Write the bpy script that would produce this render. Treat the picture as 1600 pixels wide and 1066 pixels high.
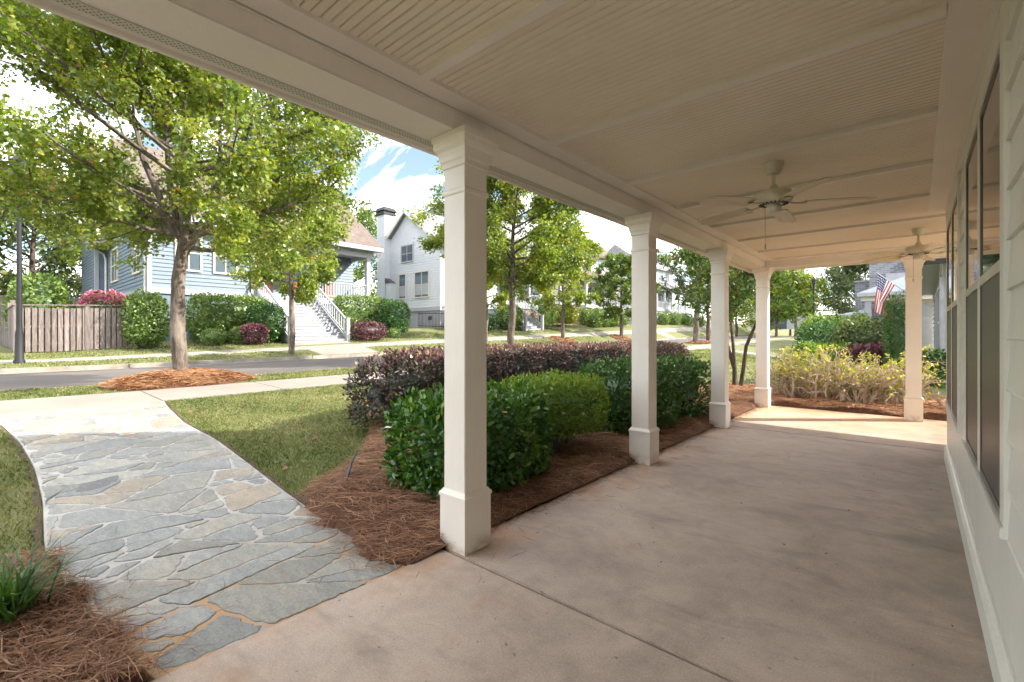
import bpy, bmesh, math, random
import numpy as np
from mathutils import Vector, Matrix

for o in list(bpy.data.objects):
    bpy.data.objects.remove(o, do_unlink=True)
scene = bpy.context.scene
C = scene.collection
rnd = random.Random(7)
rng = np.random.default_rng(11)

# ------------------------------------------------------------------ camera
cam_d = bpy.data.cameras.new('camera'); cam = bpy.data.objects.new('camera', cam_d); C.objects.link(cam)
cam.location = (0, 0, 1.35)
cam.rotation_euler = (math.radians(90), 0, math.radians(41))
cam_d.sensor_width = 36; cam_d.lens = 36 * 727 / 1600
cam_d.shift_y = -9 / 1600
cam_d.clip_start = 0.03; cam_d.clip_end = 2000
scene.camera = cam

# ------------------------------------------------------------------ world, sun, exposure
SUN = Vector((1.12, 0.93, 1.0)).normalized()
elev = math.asin(SUN.z); azim = math.atan2(SUN.x, SUN.y)
world = bpy.data.worlds.new('World'); scene.world = world; world.use_nodes = True
nt = world.node_tree; nt.nodes.clear()
def wn(t, **k):
    n = nt.nodes.new(t)
    for a, b in k.items(): setattr(n, a, b)
    return n
sky = wn('ShaderNodeTexSky', sky_type='NISHITA', sun_disc=False, sun_elevation=elev, sun_rotation=azim,
         air_density=1.0, dust_density=0.3, ozone_density=1.5)
tc = wn('ShaderNodeTexCoord'); sep = wn('ShaderNodeSeparateXYZ')
nt.links.new(tc.outputs['Generated'], sep.inputs[0])
addz = wn('ShaderNodeMath', operation='ADD'); addz.inputs[1].default_value = 0.22
nt.links.new(sep.outputs['Z'], addz.inputs[0])
mx = wn('ShaderNodeMath', operation='MAXIMUM'); mx.inputs[1].default_value = 0.05
nt.links.new(addz.outputs[0], mx.inputs[0])
dx = wn('ShaderNodeMath', operation='DIVIDE'); dy = wn('ShaderNodeMath', operation='DIVIDE')
nt.links.new(sep.outputs['X'], dx.inputs[0]); nt.links.new(mx.outputs[0], dx.inputs[1])
nt.links.new(sep.outputs['Y'], dy.inputs[0]); nt.links.new(mx.outputs[0], dy.inputs[1])
cmb = wn('ShaderNodeCombineXYZ'); nt.links.new(dx.outputs[0], cmb.inputs[0]); nt.links.new(dy.outputs[0], cmb.inputs[1])
mp = wn('ShaderNodeMapping'); mp.inputs['Rotation'].default_value = (0, 0, 0.5); mp.inputs['Scale'].default_value = (1.0, 2.6, 1); mp.inputs['Location'].default_value = (7.6, 21.2, 0.0)
nt.links.new(cmb.outputs[0], mp.inputs[0])
nz = wn('ShaderNodeTexNoise'); nz.inputs['Scale'].default_value = 1.05; nz.inputs['Detail'].default_value = 7; nz.inputs['Roughness'].default_value = 0.58; nz.inputs['Distortion'].default_value = 0.5
nt.links.new(mp.outputs[0], nz.inputs['Vector'])
rp = wn('ShaderNodeValToRGB'); rp.color_ramp.elements[0].position = 0.455; rp.color_ramp.elements[1].position = 0.66
rp.color_ramp.elements[0].color = (0.02, 0.02, 0.02, 1); rp.color_ramp.elements[1].color = (0.95, 0.95, 0.95, 1)
nt.links.new(nz.outputs['Fac'], rp.inputs[0])
mixc = wn('ShaderNodeMixRGB'); mixc.inputs[2].default_value = (9.0, 8.75, 8.4, 1)
scs = wn('ShaderNodeVectorMath', operation='SCALE'); scs.inputs['Scale'].default_value = 0.34; nt.links.new(sky.outputs[0], scs.inputs[0])
nt.links.new(rp.outputs[0], mixc.inputs[0]); nt.links.new(scs.outputs[0], mixc.inputs[1])
bg = wn('ShaderNodeBackground'); bg.inputs[1].default_value = 0.15
wo = wn('ShaderNodeOutputWorld'); nt.links.new(mixc.outputs[0], bg.inputs[0]); nt.links.new(bg.outputs[0], wo.inputs[0])

sl = bpy.data.lights.new('sun', 'SUN'); sl.energy = 2.0; sl.angle = math.radians(0.55); sl.color = (1.0, 0.93, 0.82)
so = bpy.data.objects.new('sun', sl); C.objects.link(so)
so.rotation_euler = (-SUN).to_track_quat('-Z', 'Y').to_euler(); so.location = (20, 20, 30)
scene.view_settings.view_transform = 'Standard'; scene.view_settings.look = 'None'
scene.view_settings.exposure = 2.55; scene.view_settings.gamma = 1.0
scene.render.resolution_x = 1024; scene.render.resolution_y = 682
scene.render.engine = 'CYCLES'
scene.cycles.debug_use_spatial_splits = True; scene.cycles.use_adaptive_sampling = True; scene.cycles.adaptive_threshold = 0.03; scene.cycles.max_bounces = 5; scene.cycles.diffuse_bounces = 4; scene.cycles.glossy_bounces = 2; scene.cycles.transmission_bounces = 2; scene.cycles.transparent_max_bounces = 4; scene.cycles.caustics_reflective = False; scene.cycles.caustics_refractive = False

# ------------------------------------------------------------------ materials
MAT = {}
class NM:
    """small node-material helper"""
    def __init__(s, name):
        s.m = bpy.data.materials.new(name); s.m.use_nodes = True; s.t = s.m.node_tree; s.t.nodes.clear()
        s.out = s.t.nodes.new('ShaderNodeOutputMaterial'); s.p = s.t.nodes.new('ShaderNodeBsdfPrincipled')
        s.t.links.new(s.p.outputs[0], s.out.inputs[0])
        s.geo = s.t.nodes.new('ShaderNodeNewGeometry'); s.tc = s.t.nodes.new('ShaderNodeTexCoord')
        MAT[name] = s.m
    def n(s, t, **k):
        x = s.t.nodes.new(t)
        for a, b in k.items(): setattr(x, a, b)
        return x
    def l(s, a, b): s.t.links.new(a, b)
    def pos(s, scale=(1, 1, 1), rot=(0, 0, 0)):
        m = s.n('ShaderNodeMapping'); m.inputs['Scale'].default_value = scale; m.inputs['Rotation'].default_value = rot
        s.l(s.geo.outputs['Position'], m.inputs[0]); return m.outputs[0]
    def noise(s, vec, sc, det=4, rough=.55, dist=0):
        x = s.n('ShaderNodeTexNoise'); s.l(vec, x.inputs['Vector'])
        x.inputs['Scale'].default_value = sc; x.inputs['Detail'].default_value = det; x.inputs['Roughness'].default_value = rough; x.inputs['Distortion'].default_value = dist
        return x.outputs['Fac']
    def ramp(s, fac, stops):
        r = s.n('ShaderNodeValToRGB'); e = r.color_ramp.elements
        while len(e) < len(stops): e.new(0.5)
        for q, (p, c) in zip(e, stops): q.position = p; q.color = (*c, 1) if len(c) == 3 else c
        s.l(fac, r.inputs[0]); return r.outputs[0]
    def mix(s, fac, a, b, mode='MIX'):
        x = s.n('ShaderNodeMixRGB', blend_type=mode)
        for v, i in ((fac, 0), (a, 1), (b, 2)):
            if hasattr(v, 'is_linked'): s.l(v, x.inputs[i])
            else: x.inputs[i].default_value = v if i == 0 else (*v, 1)
        return x.outputs[0]
    def math(s, op, a, b=0.0, clamp=False):
        x = s.n('ShaderNodeMath', operation=op); x.use_clamp = clamp
        for v, i in ((a, 0), (b, 1)):
            if hasattr(v, 'is_linked'): s.l(v, x.inputs[i])
            else: x.inputs[i].default_value = v
        return x.outputs[0]
    def mr(s, v, a, b):
        x = s.n('ShaderNodeMapRange'); s.l(v, x.inputs[0]); x.inputs[1].default_value = a; x.inputs[2].default_value = b; x.interpolation_type = 'SMOOTHSTEP'
        return x.outputs[0]
    def col(s, c):
        if hasattr(c, 'is_linked'): s.l(c, s.p.inputs['Base Color'])
        else: s.p.inputs['Base Color'].default_value = (*c, 1)
    def bump(s, h, strength=.3, dist=.01):
        b = s.n('ShaderNodeBump'); b.inputs['Strength'].default_value = strength; b.inputs['Distance'].default_value = dist
        s.l(h, b.inputs['Height']); s.l(b.outputs[0], s.p.inputs['Normal'])
    def rough(s, r):
        if hasattr(r, 'is_linked'): s.l(r, s.p.inputs['Roughness'])
        else: s.p.inputs['Roughness'].default_value = r
    def xyz(s):
        x = s.n('ShaderNodeSeparateXYZ'); s.l(s.geo.outputs['Position'], x.inputs[0]); return x.outputs

def plain(name, c, rough=.6, var=.06, sc=6, bump=0, metal=0, bsc=60):
    k = NM(name); v = k.noise(k.pos(), sc, 5)
    a = tuple(x * (1 - var) for x in c); b = tuple(min(1, x * (1 + var)) for x in c)
    k.col(k.ramp(v, [(.3, a), (.7, b)])); k.rough(rough); k.p.inputs['Metallic'].default_value = metal
    if bump: k.bump(k.noise(k.pos(), bsc, 3), bump, .004)
    return k.m

def leafmat(name, stops, trans=.35, rough=.42, tcol=None, spec=.5):
    k = NM(name); k.t.nodes.remove(k.p); a = k.n('ShaderNodeAttribute', attribute_name='v')
    c = k.ramp(a.outputs['Fac'], stops); d = k.n('ShaderNodeBsdfDiffuse'); k.l(c, d.inputs[0])
    t = k.n('ShaderNodeBsdfTranslucent'); k.l(k.mix(1.0, c, tcol or (1.25, 1.25, .55), 'MULTIPLY'), t.inputs[0])
    ms = k.n('ShaderNodeMixShader'); ms.inputs[0].default_value = trans; k.l(d.outputs[0], ms.inputs[1]); k.l(t.outputs[0], ms.inputs[2])
    gl = k.n('ShaderNodeBsdfGlossy'); gl.inputs['Roughness'].default_value = rough; gl.inputs[0].default_value = (1, 1, 1, 1)
    m2 = k.n('ShaderNodeMixShader'); m2.inputs[0].default_value = spec * .08
    k.l(ms.outputs[0], m2.inputs[1]); k.l(gl.outputs[0], m2.inputs[2]); k.l(m2.outputs[0], k.out.inputs[0])
    return k.m

# painted trim of the porch: cream, faint brush grain and grime
k = NM('porch_paint'); g1 = k.noise(k.pos((1, 1, 1)), 2.2, 5); g2 = k.noise(k.pos((9, 9, .8)), 6, 4)
c = k.ramp(g1, [(.3, (.80, .735, .66)), (.7, (.87, .80, .725))]); c = k.mix(.06, c, k.ramp(g2, [(.42, (.52, .46, .37)), (.6, (.8, .75, .67))]))
zz = k.xyz()[2]; dirt = k.math('MULTIPLY', k.math('SUBTRACT', 1.0, k.mr(zz, 0.0, .12)), k.mr(k.noise(k.pos(), 9, 5), .4, .62))
c = k.mix(k.math('MULTIPLY', dirt, .6), c, (.38, .22, .12)); k.col(c); k.rough(.42); k.bump(k.noise(k.pos((60, 60, 6)), 4, 3), .08, .003)
k = NM('ceiling_paint'); g1 = k.noise(k.pos(), 1.6, 6, .6); g2 = k.noise(k.pos((1, 14, 1)), 5, 4)
c = k.ramp(g1, [(.3, (.80, .69, .57)), (.7, (.87, .765, .645))]); c = k.mix(k.math('MULTIPLY', k.mr(g2, .5, .75), .2), c, (.62, .52, .41)); k.col(c); k.rough(.5)
k = NM('siding_paint'); g1 = k.noise(k.pos(), 1.5, 5); g2 = k.noise(k.pos((1, 1, .15)), 14, 5)
c = k.ramp(g1, [(.3, (.69, .675, .61)), (.7, (.77, .75, .685))]); c = k.mix(k.math('MULTIPLY', k.mr(g2, .5, .8), .3), c, (.48, .46, .37)); k.col(c); k.rough(.4)
k.bump(k.noise(k.pos((8, 1.2, 30)), 6, 5), .12, .004)
plain('fan_paint', (.70, .64, .52), .45, .08, 14); plain('fan_metal', (.42, .36, .28), .4, .1, 20, metal=.3)
k = NM('fan_blade'); mpv = k.n('ShaderNodeMapping'); mpv.inputs['Scale'].default_value = (2.2, 26, 6); k.l(k.tc.outputs['Object'], mpv.inputs[0])
k.col(k.ramp(k.noise(mpv.outputs[0], 1.6, 5, .6, 1.2), [(.3, (.50, .37, .24)), (.5, (.66, .55, .40)), (.7, (.74, .66, .52))])); k.rough(.4)
# vent strip with punched holes
k = NM('vent_paint'); k.col((.66, .62, .53)); k.rough(.5)
plain('vent_hole', (.09, .08, .07), .9)
# concrete slab
k = NM('porch_concrete'); P = k.pos(); X = k.xyz()
a = k.noise(P, .9, 7, .68, .8); b = k.noise(P, 5.5, 6, .7, .4); f = k.noise(P, 110, 3, .8)
c = k.ramp(a, [(.28, (.22, .165, .135)), (.42, (.37, .285, .23)), (.55, (.50, .395, .325)), (.72, (.63, .525, .445))])
c = k.mix(.45, c, k.ramp(b, [(.3, (.24, .18, .145)), (.5, (.46, .36, .295)), (.7, (.66, .54, .45))])); c = k.mix(.30, c, k.ramp(f, [(.30, (.15, .115, .09)), (.48, (.42, .33, .27)), (.68, (.70, .59, .50))]))
sm = k.mr(k.noise(k.pos((.5, 1.6, 1), (0, 0, .5)), 1.5, 7, .68, 1.0), .50, .72); c = k.mix(k.math('MULTIPLY', sm, .42), c, (.15, .12, .10))
st2 = k.mr(k.noise(k.pos((1, 1, 1), (0, 0, .2)), 2.4, 6, .7, .6), .58, .70); c = k.mix(k.math('MULTIPLY', st2, .55), c, (.44, .27, .17))
pit = k.mr(k.noise(P, 30, 2, .5), .70, .76); c = k.mix(k.math('MULTIPLY', pit, .6), c, (.09, .07, .055))
endm = k.math('MULTIPLY', k.mr(X[1], 7.0, 9.6), k.mr(k.noise(P, 1.6, 5), .25, .6)); c = k.mix(k.math('MULTIPLY', endm, .75), c, (.50, .27, .12))  # orange far end: real staining plus warm sunlight put into the colour
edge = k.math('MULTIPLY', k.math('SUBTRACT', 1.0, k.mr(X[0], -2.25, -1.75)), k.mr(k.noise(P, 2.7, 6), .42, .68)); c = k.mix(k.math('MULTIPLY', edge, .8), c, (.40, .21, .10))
rust = k.mr(k.noise(P, 3.1, 4, .5), .66, .78); c = k.mix(k.math('MULTIPLY', rust, .35), c, (.42, .19, .08))
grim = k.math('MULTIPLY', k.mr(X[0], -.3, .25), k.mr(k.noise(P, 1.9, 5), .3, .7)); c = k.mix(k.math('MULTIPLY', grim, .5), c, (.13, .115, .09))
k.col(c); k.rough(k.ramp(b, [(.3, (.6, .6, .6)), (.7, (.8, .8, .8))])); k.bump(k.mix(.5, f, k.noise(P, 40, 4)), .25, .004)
k = NM('sidewalk_concrete'); P = k.pos(); a = k.noise(P, 1.4, 7, .6); f = k.noise(P, 90, 3, .7)
c = k.mix(.3, k.ramp(a, [(.3, (.21, .18, .15)), (.7, (.29, .26, .22))]), k.ramp(f, [(.35, (.17, .15, .13)), (.65, (.40, .37, .33))])); k.col(c); k.rough(.85); k.bump(f, .2, .004)
k = NM('kerb_concrete'); P = k.pos(); a = k.noise(P, 2.4, 6, .65)
k.col(k.ramp(a, [(.3, (.18, .155, .125)), (.55, (.30, .27, .23)), (.75, (.42, .385, .335))])); k.rough(.9)
k = NM('asphalt'); P = k.pos(); a = k.noise(P, .7, 6, .6); f = k.noise(P, 60, 3, .75)
c = k.mix(.45, k.ramp(a, [(.3, (.075, .067, .064)), (.7, (.115, .10, .09))]), k.ramp(f, [(.35, (.04, .037, .035)), (.65, (.15, .135, .12))]))
tan = k.mr(k.noise(k.pos((.6, .12, 1)), 1.4, 5), .48, .68); c = k.mix(k.math('MULTIPLY', tan, .55), c, (.20, .145, .105)); k.col(c); k.rough(.9); k.bump(f, .3, .006)
# grass ground
k = NM('lawn_soil'); P = k.pos(); a = k.noise(P, .55, 6, .6); b = k.noise(P, 7, 5, .7); f = k.noise(P, 60, 3, .8)
c = k.ramp(a, [(.3, (.085, .11, .028)), (.5, (.14, .15, .045)), (.7, (.23, .20, .09))]); c = k.mix(.45, c, k.ramp(b, [(.3, (.055, .08, .018)), (.7, (.19, .18, .07))]))
c = k.mix(.4, c, k.ramp(f, [(.35, (.04, .055, .012)), (.65, (.21, .205, .08))])); k.col(c); k.rough(.95); k.bump(f, .6, .02)
plain('soil', (.085, .055, .035), .95, .4, 20, .6)
# flagstone and mortar
def stone(name, cols):
    k = NM(name); P = k.pos(); oi = k.n('ShaderNodeObjectInfo')
    off = k.n('ShaderNodeVectorMath', operation='MULTIPLY_ADD'); k.l(oi.outputs['Random'], off.inputs[0]); off.inputs[1].default_value = (31, 17, 9); k.l(k.pos((1.3, 3.4, 3), (0, 0, .6)), off.inputs[2])
    v = off.outputs[0]; a = k.noise(v, 1.1, 6, .62, .8); b = k.noise(v, 6, 5, .65, .4); f = k.noise(P, 70, 3, .7)
    c = k.ramp(a, cols); c = k.mix(.38, c, k.ramp(b, [(.28, tuple(x * .55 for x in cols[0][1])), (.5, cols[1][1]), (.72, tuple(min(1, x * 1.35) for x in cols[2][1]))]))
    hs = k.n('ShaderNodeHueSaturation'); hs.inputs['Saturation'].default_value = 1.0
    k.l(k.math('ADD', k.math('MULTIPLY', oi.outputs['Random'], .45), .66), hs.inputs['Value']); k.l(c, hs.inputs['Color'])
    k.col(k.mix(.18, hs.outputs[0], k.ramp(f, [(.35, (.12, .12, .12)), (.65, (.6, .6, .58))]))); k.rough(.62); k.bump(k.mix(.5, b, f), .45, .008)
stone('stone_blue', [(.3, (.185, .19, .185)), (.5, (.27, .275, .265)), (.72, (.37, .36, .325))])
stone('stone_green', [(.3, (.20, .20, .175)), (.5, (.29, .285, .25)), (.72, (.42, .355, .265))])
stone('stone_tan', [(.3, (.21, .185, .15)), (.5, (.30, .255, .195)), (.72, (.45, .325, .19))])
stone('stone_dark', [(.3, (.07, .065, .075)), (.5, (.11, .105, .11)), (.72, (.17, .155, .15))])
k = NM('mortar'); P = k.pos(); X = k.xyz(); a = k.noise(P, 4, 6, .6); f = k.noise(P, 110, 2)
c = k.ramp(a, [(.3, (.34, .315, .29)), (.7, (.50, .475, .44))]); om = k.math('MULTIPLY', k.mr(X[0], -3.5, -2.7), k.mr(k.noise(P, 1.9, 4), .38, .52)); c = k.mix(k.math('MULTIPLY', om, .8), c, (.46, .27, .12))
k.col(c); k.rough(.9); k.bump(f, .4, .004)
# straw, bark
leafmat('pine_straw', [(0, (.11, .05, .028)), (.4, (.24, .115, .06)), (.75, (.36, .20, .11)), (1, (.52, .36, .23))], .1, .6, (1, .8, .6), .3)
leafmat('fresh_straw', [(0, (.20, .085, .04)), (.5, (.42, .215, .105)), (1, (.60, .40, .24))], .1, .6, (1, .8, .6), .3)
plain('straw_base', (.11, .05, .026), .95, .4, 30, .8)
def bark(name, a, b, c3):
    k = NM(name); v = k.noise(k.pos((9, 9, 2.2)), 2.2, 6, .65, .5); w = k.noise(k.pos((2, 2, 1)), 1.6, 5)
    c = k.ramp(v, [(.28, a), (.5, b), (.72, c3)]); c = k.mix(k.math('MULTIPLY', k.mr(w, .5, .7), .5), c, tuple(min(1, x * 1.4) for x in c3)); k.col(c); k.rough(.9); k.bump(v, .7, .02)
bark('oak_bark', (.04, .03, .023), (.11, .085, .066), (.24, .20, .165)); bark('dark_bark', (.035, .025, .02), (.085, .06, .045), (.16, .12, .09)); bark('twig_bark', (.25, .17, .12), (.47, .36, .28), (.64, .53, .44))
# foliage
leafmat('oak_leaf', [(0, (.085, .15, .022)), (.4, (.175, .25, .034)), (.75, (.30, .345, .05)), (.95, (.46, .42, .075)), (1, (.45, .22, .07))], .48)
leafmat('oak_leaf_dark', [(0, (.055, .11, .022)), (.5, (.12, .195, .035)), (.9, (.23, .28, .05)), (1, (.36, .33, .06))], .43)
leafmat('myrtle_leaf', [(0, (.03, .075, .014)), (.5, (.075, .14, .022)), (.88, (.15, .20, .03)), (.95, (.33, .17, .03)), (1, (.36, .10, .03))], .35, .35)
leafmat('wood_leaf', [(0, (.045, .075, .022)), (.5, (.10, .14, .04)), (.85, (.19, .215, .065)), (1, (.27, .25, .09))], .3)
leafmat('pine_leaf', [(0, (.035, .06, .025)), (.5, (.075, .11, .045)), (1, (.14, .17, .07))], .25)
leafmat('gardenia_leaf', [(0, (.025, .075, .016)), (.5, (.06, .155, .025)), (.85, (.125, .255, .035)), (1, (.24, .34, .05))], .22, .26, None, .5)
leafmat('azalea_leaf', [(0, (.07, .125, .022)), (.5, (.15, .245, .032)), (.9, (.25, .35, .05)), (1, (.34, .38, .07))], .38, .4)
leafmat('holly_leaf', [(0, (.025, .07, .018)), (.5, (.055, .135, .03)), (.9, (.11, .205, .042)), (1, (.18, .26, .055))], .2, .28)
leafmat('hedge_leaf', [(0, (.07, .13, .032)), (.5, (.15, .235, .052)), (.9, (.25, .33, .085)), (1, (.36, .40, .13))], .3, .38)
leafmat('loropetalum_leaf', [(0, (.028, .042, .03)), (.4, (.065, .078, .052)), (.62, (.11, .08, .068)), (.84, (.27, .13, .125)), (.94, (.35, .22, .16)), (1, (.26, .30, .10))], .25, .38, (1.3, .7, .8))
leafmat('lime_leaf', [(0, (.14, .18, .02)), (.5, (.30, .33, .03)), (1, (.48, .46, .06))], .35)
leafmat('pink_bloom', [(0, (.35, .07, .12)), (.5, (.58, .16, .24)), (1, (.75, .36, .42))], .3, .6, (1, .8, .8))
leafmat('red_leaf', [(0, (.10, .05, .03)), (.5, (.26, .055, .07)), (1, (.42, .11, .12))], .3, .5, (1, .7, .7))
leafmat('purple_leaf', [(0, (.05, .025, .03)), (.5, (.12, .045, .055)), (1, (.22, .09, .09))], .25, .5, (1, .7, .8))
leafmat('yellow_leaf', [(0, (.17, .23, .03)), (.5, (.37, .38, .05)), (1, (.60, .52, .10))], .45, .45)
leafmat('grass_blade', [(0, (.07, .115, .02)), (.35, (.15, .19, .042)), (.7, (.29, .27, .095)), (1, (.46, .385, .20))], .35, .55)
leafmat('liriope_blade', [(0, (.03, .08, .02)), (.5, (.06, .14, .03)), (1, (.12, .23, .05))], .25, .35)
leafmat('dead_leaf', [(0, (.12, .05, .03)), (1, (.27, .12, .06))], .1, .7)
plain('petal_white', (.85, .83, .76), .6); plain('petal_tan', (.62, .36, .19), .6)
# buildings
plain('white_paint', (.36, .37, .39), .5, .04); plain('blue_siding', (.145, .19, .24), .55, .05, 3); plain('blue_stucco', (.14, .19, .235), .8, .06, 5, .3)
plain('white_siding', (.56, .58, .60), .55, .04, 3); plain('shingle_tan', (.13, .10, .083), .9, .2, 3, .6, bsc=14); plain('shingle_grey', (.26, .25, .26), .9, .2, 3, .6, bsc=14)
plain('foundation_grey', (.34, .34, .37), .85, .08, 5); plain('shingle_dark', (.10, .085, .09), .9, .3, 5, .6, bsc=14)
plain('window_trim', (.60, .55, .46), .5); plain('gutter_paint', (.66, .63, .57), .4); plain('red_door', (.42, .10, .06), .5); plain('metal_roof', (.50, .54, .60), .35, .05, metal=.4)
plain('beige_siding', (.58, .54, .47), .6, .06, 3); plain('black_metal', (.012, .012, .013), .65, .2, 9); plain('dark_plastic', (.03, .03, .032), .5, .3, 20)
plain('tan_stucco', (.56, .40, .24), .8, .08); plain('deck_grey', (.36, .37, .39), .7, .1, 8)
k = NM('fence_wood'); oi = k.n('ShaderNodeObjectInfo'); v = k.noise(k.pos((6, 6, .7)), 3, 6, .65)
c = k.ramp(v, [(.3, (.12, .09, .08)), (.55, (.225, .185, .17)), (.75, (.34, .30, .285))]); hs = k.n('ShaderNodeHueSaturation'); k.l(k.math('ADD', k.math('MULTIPLY', oi.outputs['Random'], .45), .75), hs.inputs['Value']); k.l(c, hs.inputs['Color']); k.col(hs.outputs[0]); k.rough(.85); k.bump(v, .3, .01)
def brick(name, a, b, mo):
    k = NM(name); t = k.n('ShaderNodeTexBrick'); cm = k.n('ShaderNodeCombineXYZ'); X = k.xyz(); k.l(k.math('ADD', X[0], X[1]), cm.inputs[0]); k.l(X[2], cm.inputs[1]); k.l(cm.outputs[0], t.inputs['Vector'])
    t.inputs['Scale'].default_value = 1; t.inputs['Brick Width'].default_value = .4; t.inputs['Row Height'].default_value = .13; t.inputs['Mortar Size'].default_value = .012
    t.inputs['Color1'].default_value = (*a, 1); t.inputs['Color2'].default_value = (*b, 1); t.inputs['Mortar'].default_value = (*mo, 1); k.col(t.outputs[0]); k.rough(.85); k.bump(t.outputs['Fac'], -.4, .01)
brick('grey_brick', (.10, .105, .13), (.24, .245, .275), (.34, .34, .35)); brick('red_brick', (.26, .12, .09), (.38, .20, .15), (.45, .40, .36))
def glass(name, c, rough=.03, ior=1.5, coat=0):
    k = NM(name); k.col(c); k.rough(rough); k.p.inputs['IOR'].default_value = ior; k.p.inputs['Specular IOR Level'].default_value = .9
    k.bump(k.noise(k.pos(), 1.3, 2), .05, .02)
glass('window_glass', (.035, .04, .045), .03, 1.8); glass('far_glass', (.10, .13, .16), .06, 1.7)
k = NM('insect_screen'); X = k.xyz(); 
k.col(k.ramp(k.noise(k.pos((1, 180, 180)), 3, 2), [(.3, (.03, .028, .027)), (.7, (.07, .066, .062))])); k.rough(.45); k.p.inputs['Coat Weight'].default_value = .06; k.p.inputs['Coat Roughness'].default_value = .25
k = NM('frame_bronze'); k.col((.10, .085, .07)); k.rough(.35)
k = NM('flag_cloth'); X = k.n('ShaderNodeSeparateXYZ'); k.l(k.tc.outputs['UV'], X.inputs[0])
st = k.math('GREATER_THAN', k.math('FRACT', k.math('MULTIPLY', X.outputs[1], 6.5)), .5); base = k.mix(st, (.48, .035, .06), (.82, .80, .78))
can = k.math('MULTIPLY', k.math('LESS_THAN', X.outputs[0], .4), k.math('GREATER_THAN', X.outputs[1], .4615))
cb = k.n('ShaderNodeCombineXYZ'); k.l(k.math('MULTIPLY', X.outputs[0], 15), cb.inputs[0]); k.l(k.math('MULTIPLY', X.outputs[1], 9.3), cb.inputs[1])
vo = k.n('ShaderNodeTexVoronoi'); vo.inputs['Scale'].default_value = 1.0; vo.inputs['Randomness'].default_value = 0.0; k.l(cb.outputs[0], vo.inputs['Vector'])
star = k.math('LESS_THAN', vo.outputs['Distance'], .26); c = k.mix(star, (.035, .05, .17), (.82, .8, .78)); k.col(k.mix(can, base, c)); k.rough(.7)

# ------------------------------------------------------------------ object helpers
def tag(o, label=None, cat=None, group=None, kind=None):
    if label: o['label'] = label
    if cat: o['category'] = cat
    if group: o['group'] = group
    if kind: o['kind'] = kind
    return o
def thing(name, loc, label, cat, group=None):
    o = bpy.data.objects.new(name, None); C.objects.link(o); o.location = loc; o.empty_display_size = .2
    return tag(o, label, cat, group)
def link(name, me, parent=None):
    o = bpy.data.objects.new(name, me); C.objects.link(o)
    if parent is not None:
        o.parent = parent
        if parent.type == 'EMPTY': o.matrix_parent_inverse = Matrix.Translation(-Vector(parent.location))
    return o
def fastmesh(name, V, loops, starts, mat, attr=None, smooth=False):
    me = bpy.data.meshes.new(name); V = np.ascontiguousarray(V, np.float32)
    me.vertices.add(len(V)); me.vertices.foreach_set('co', V.ravel())
    me.loops.add(len(loops)); me.loops.foreach_set('vertex_index', np.ascontiguousarray(loops, np.int32))
    me.polygons.add(len(starts)); me.polygons.foreach_set('loop_start', np.ascontiguousarray(starts, np.int32))
    if smooth: me.polygons.foreach_set('use_smooth', np.ones(len(starts), bool))
    me.update(calc_edges=True)
    if attr is not None:
        a = me.attributes.new('v', 'FLOAT', 'FACE'); a.data.foreach_set('value', np.ascontiguousarray(attr, np.float32))
    me.materials.append(MAT[mat]); return me
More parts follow.
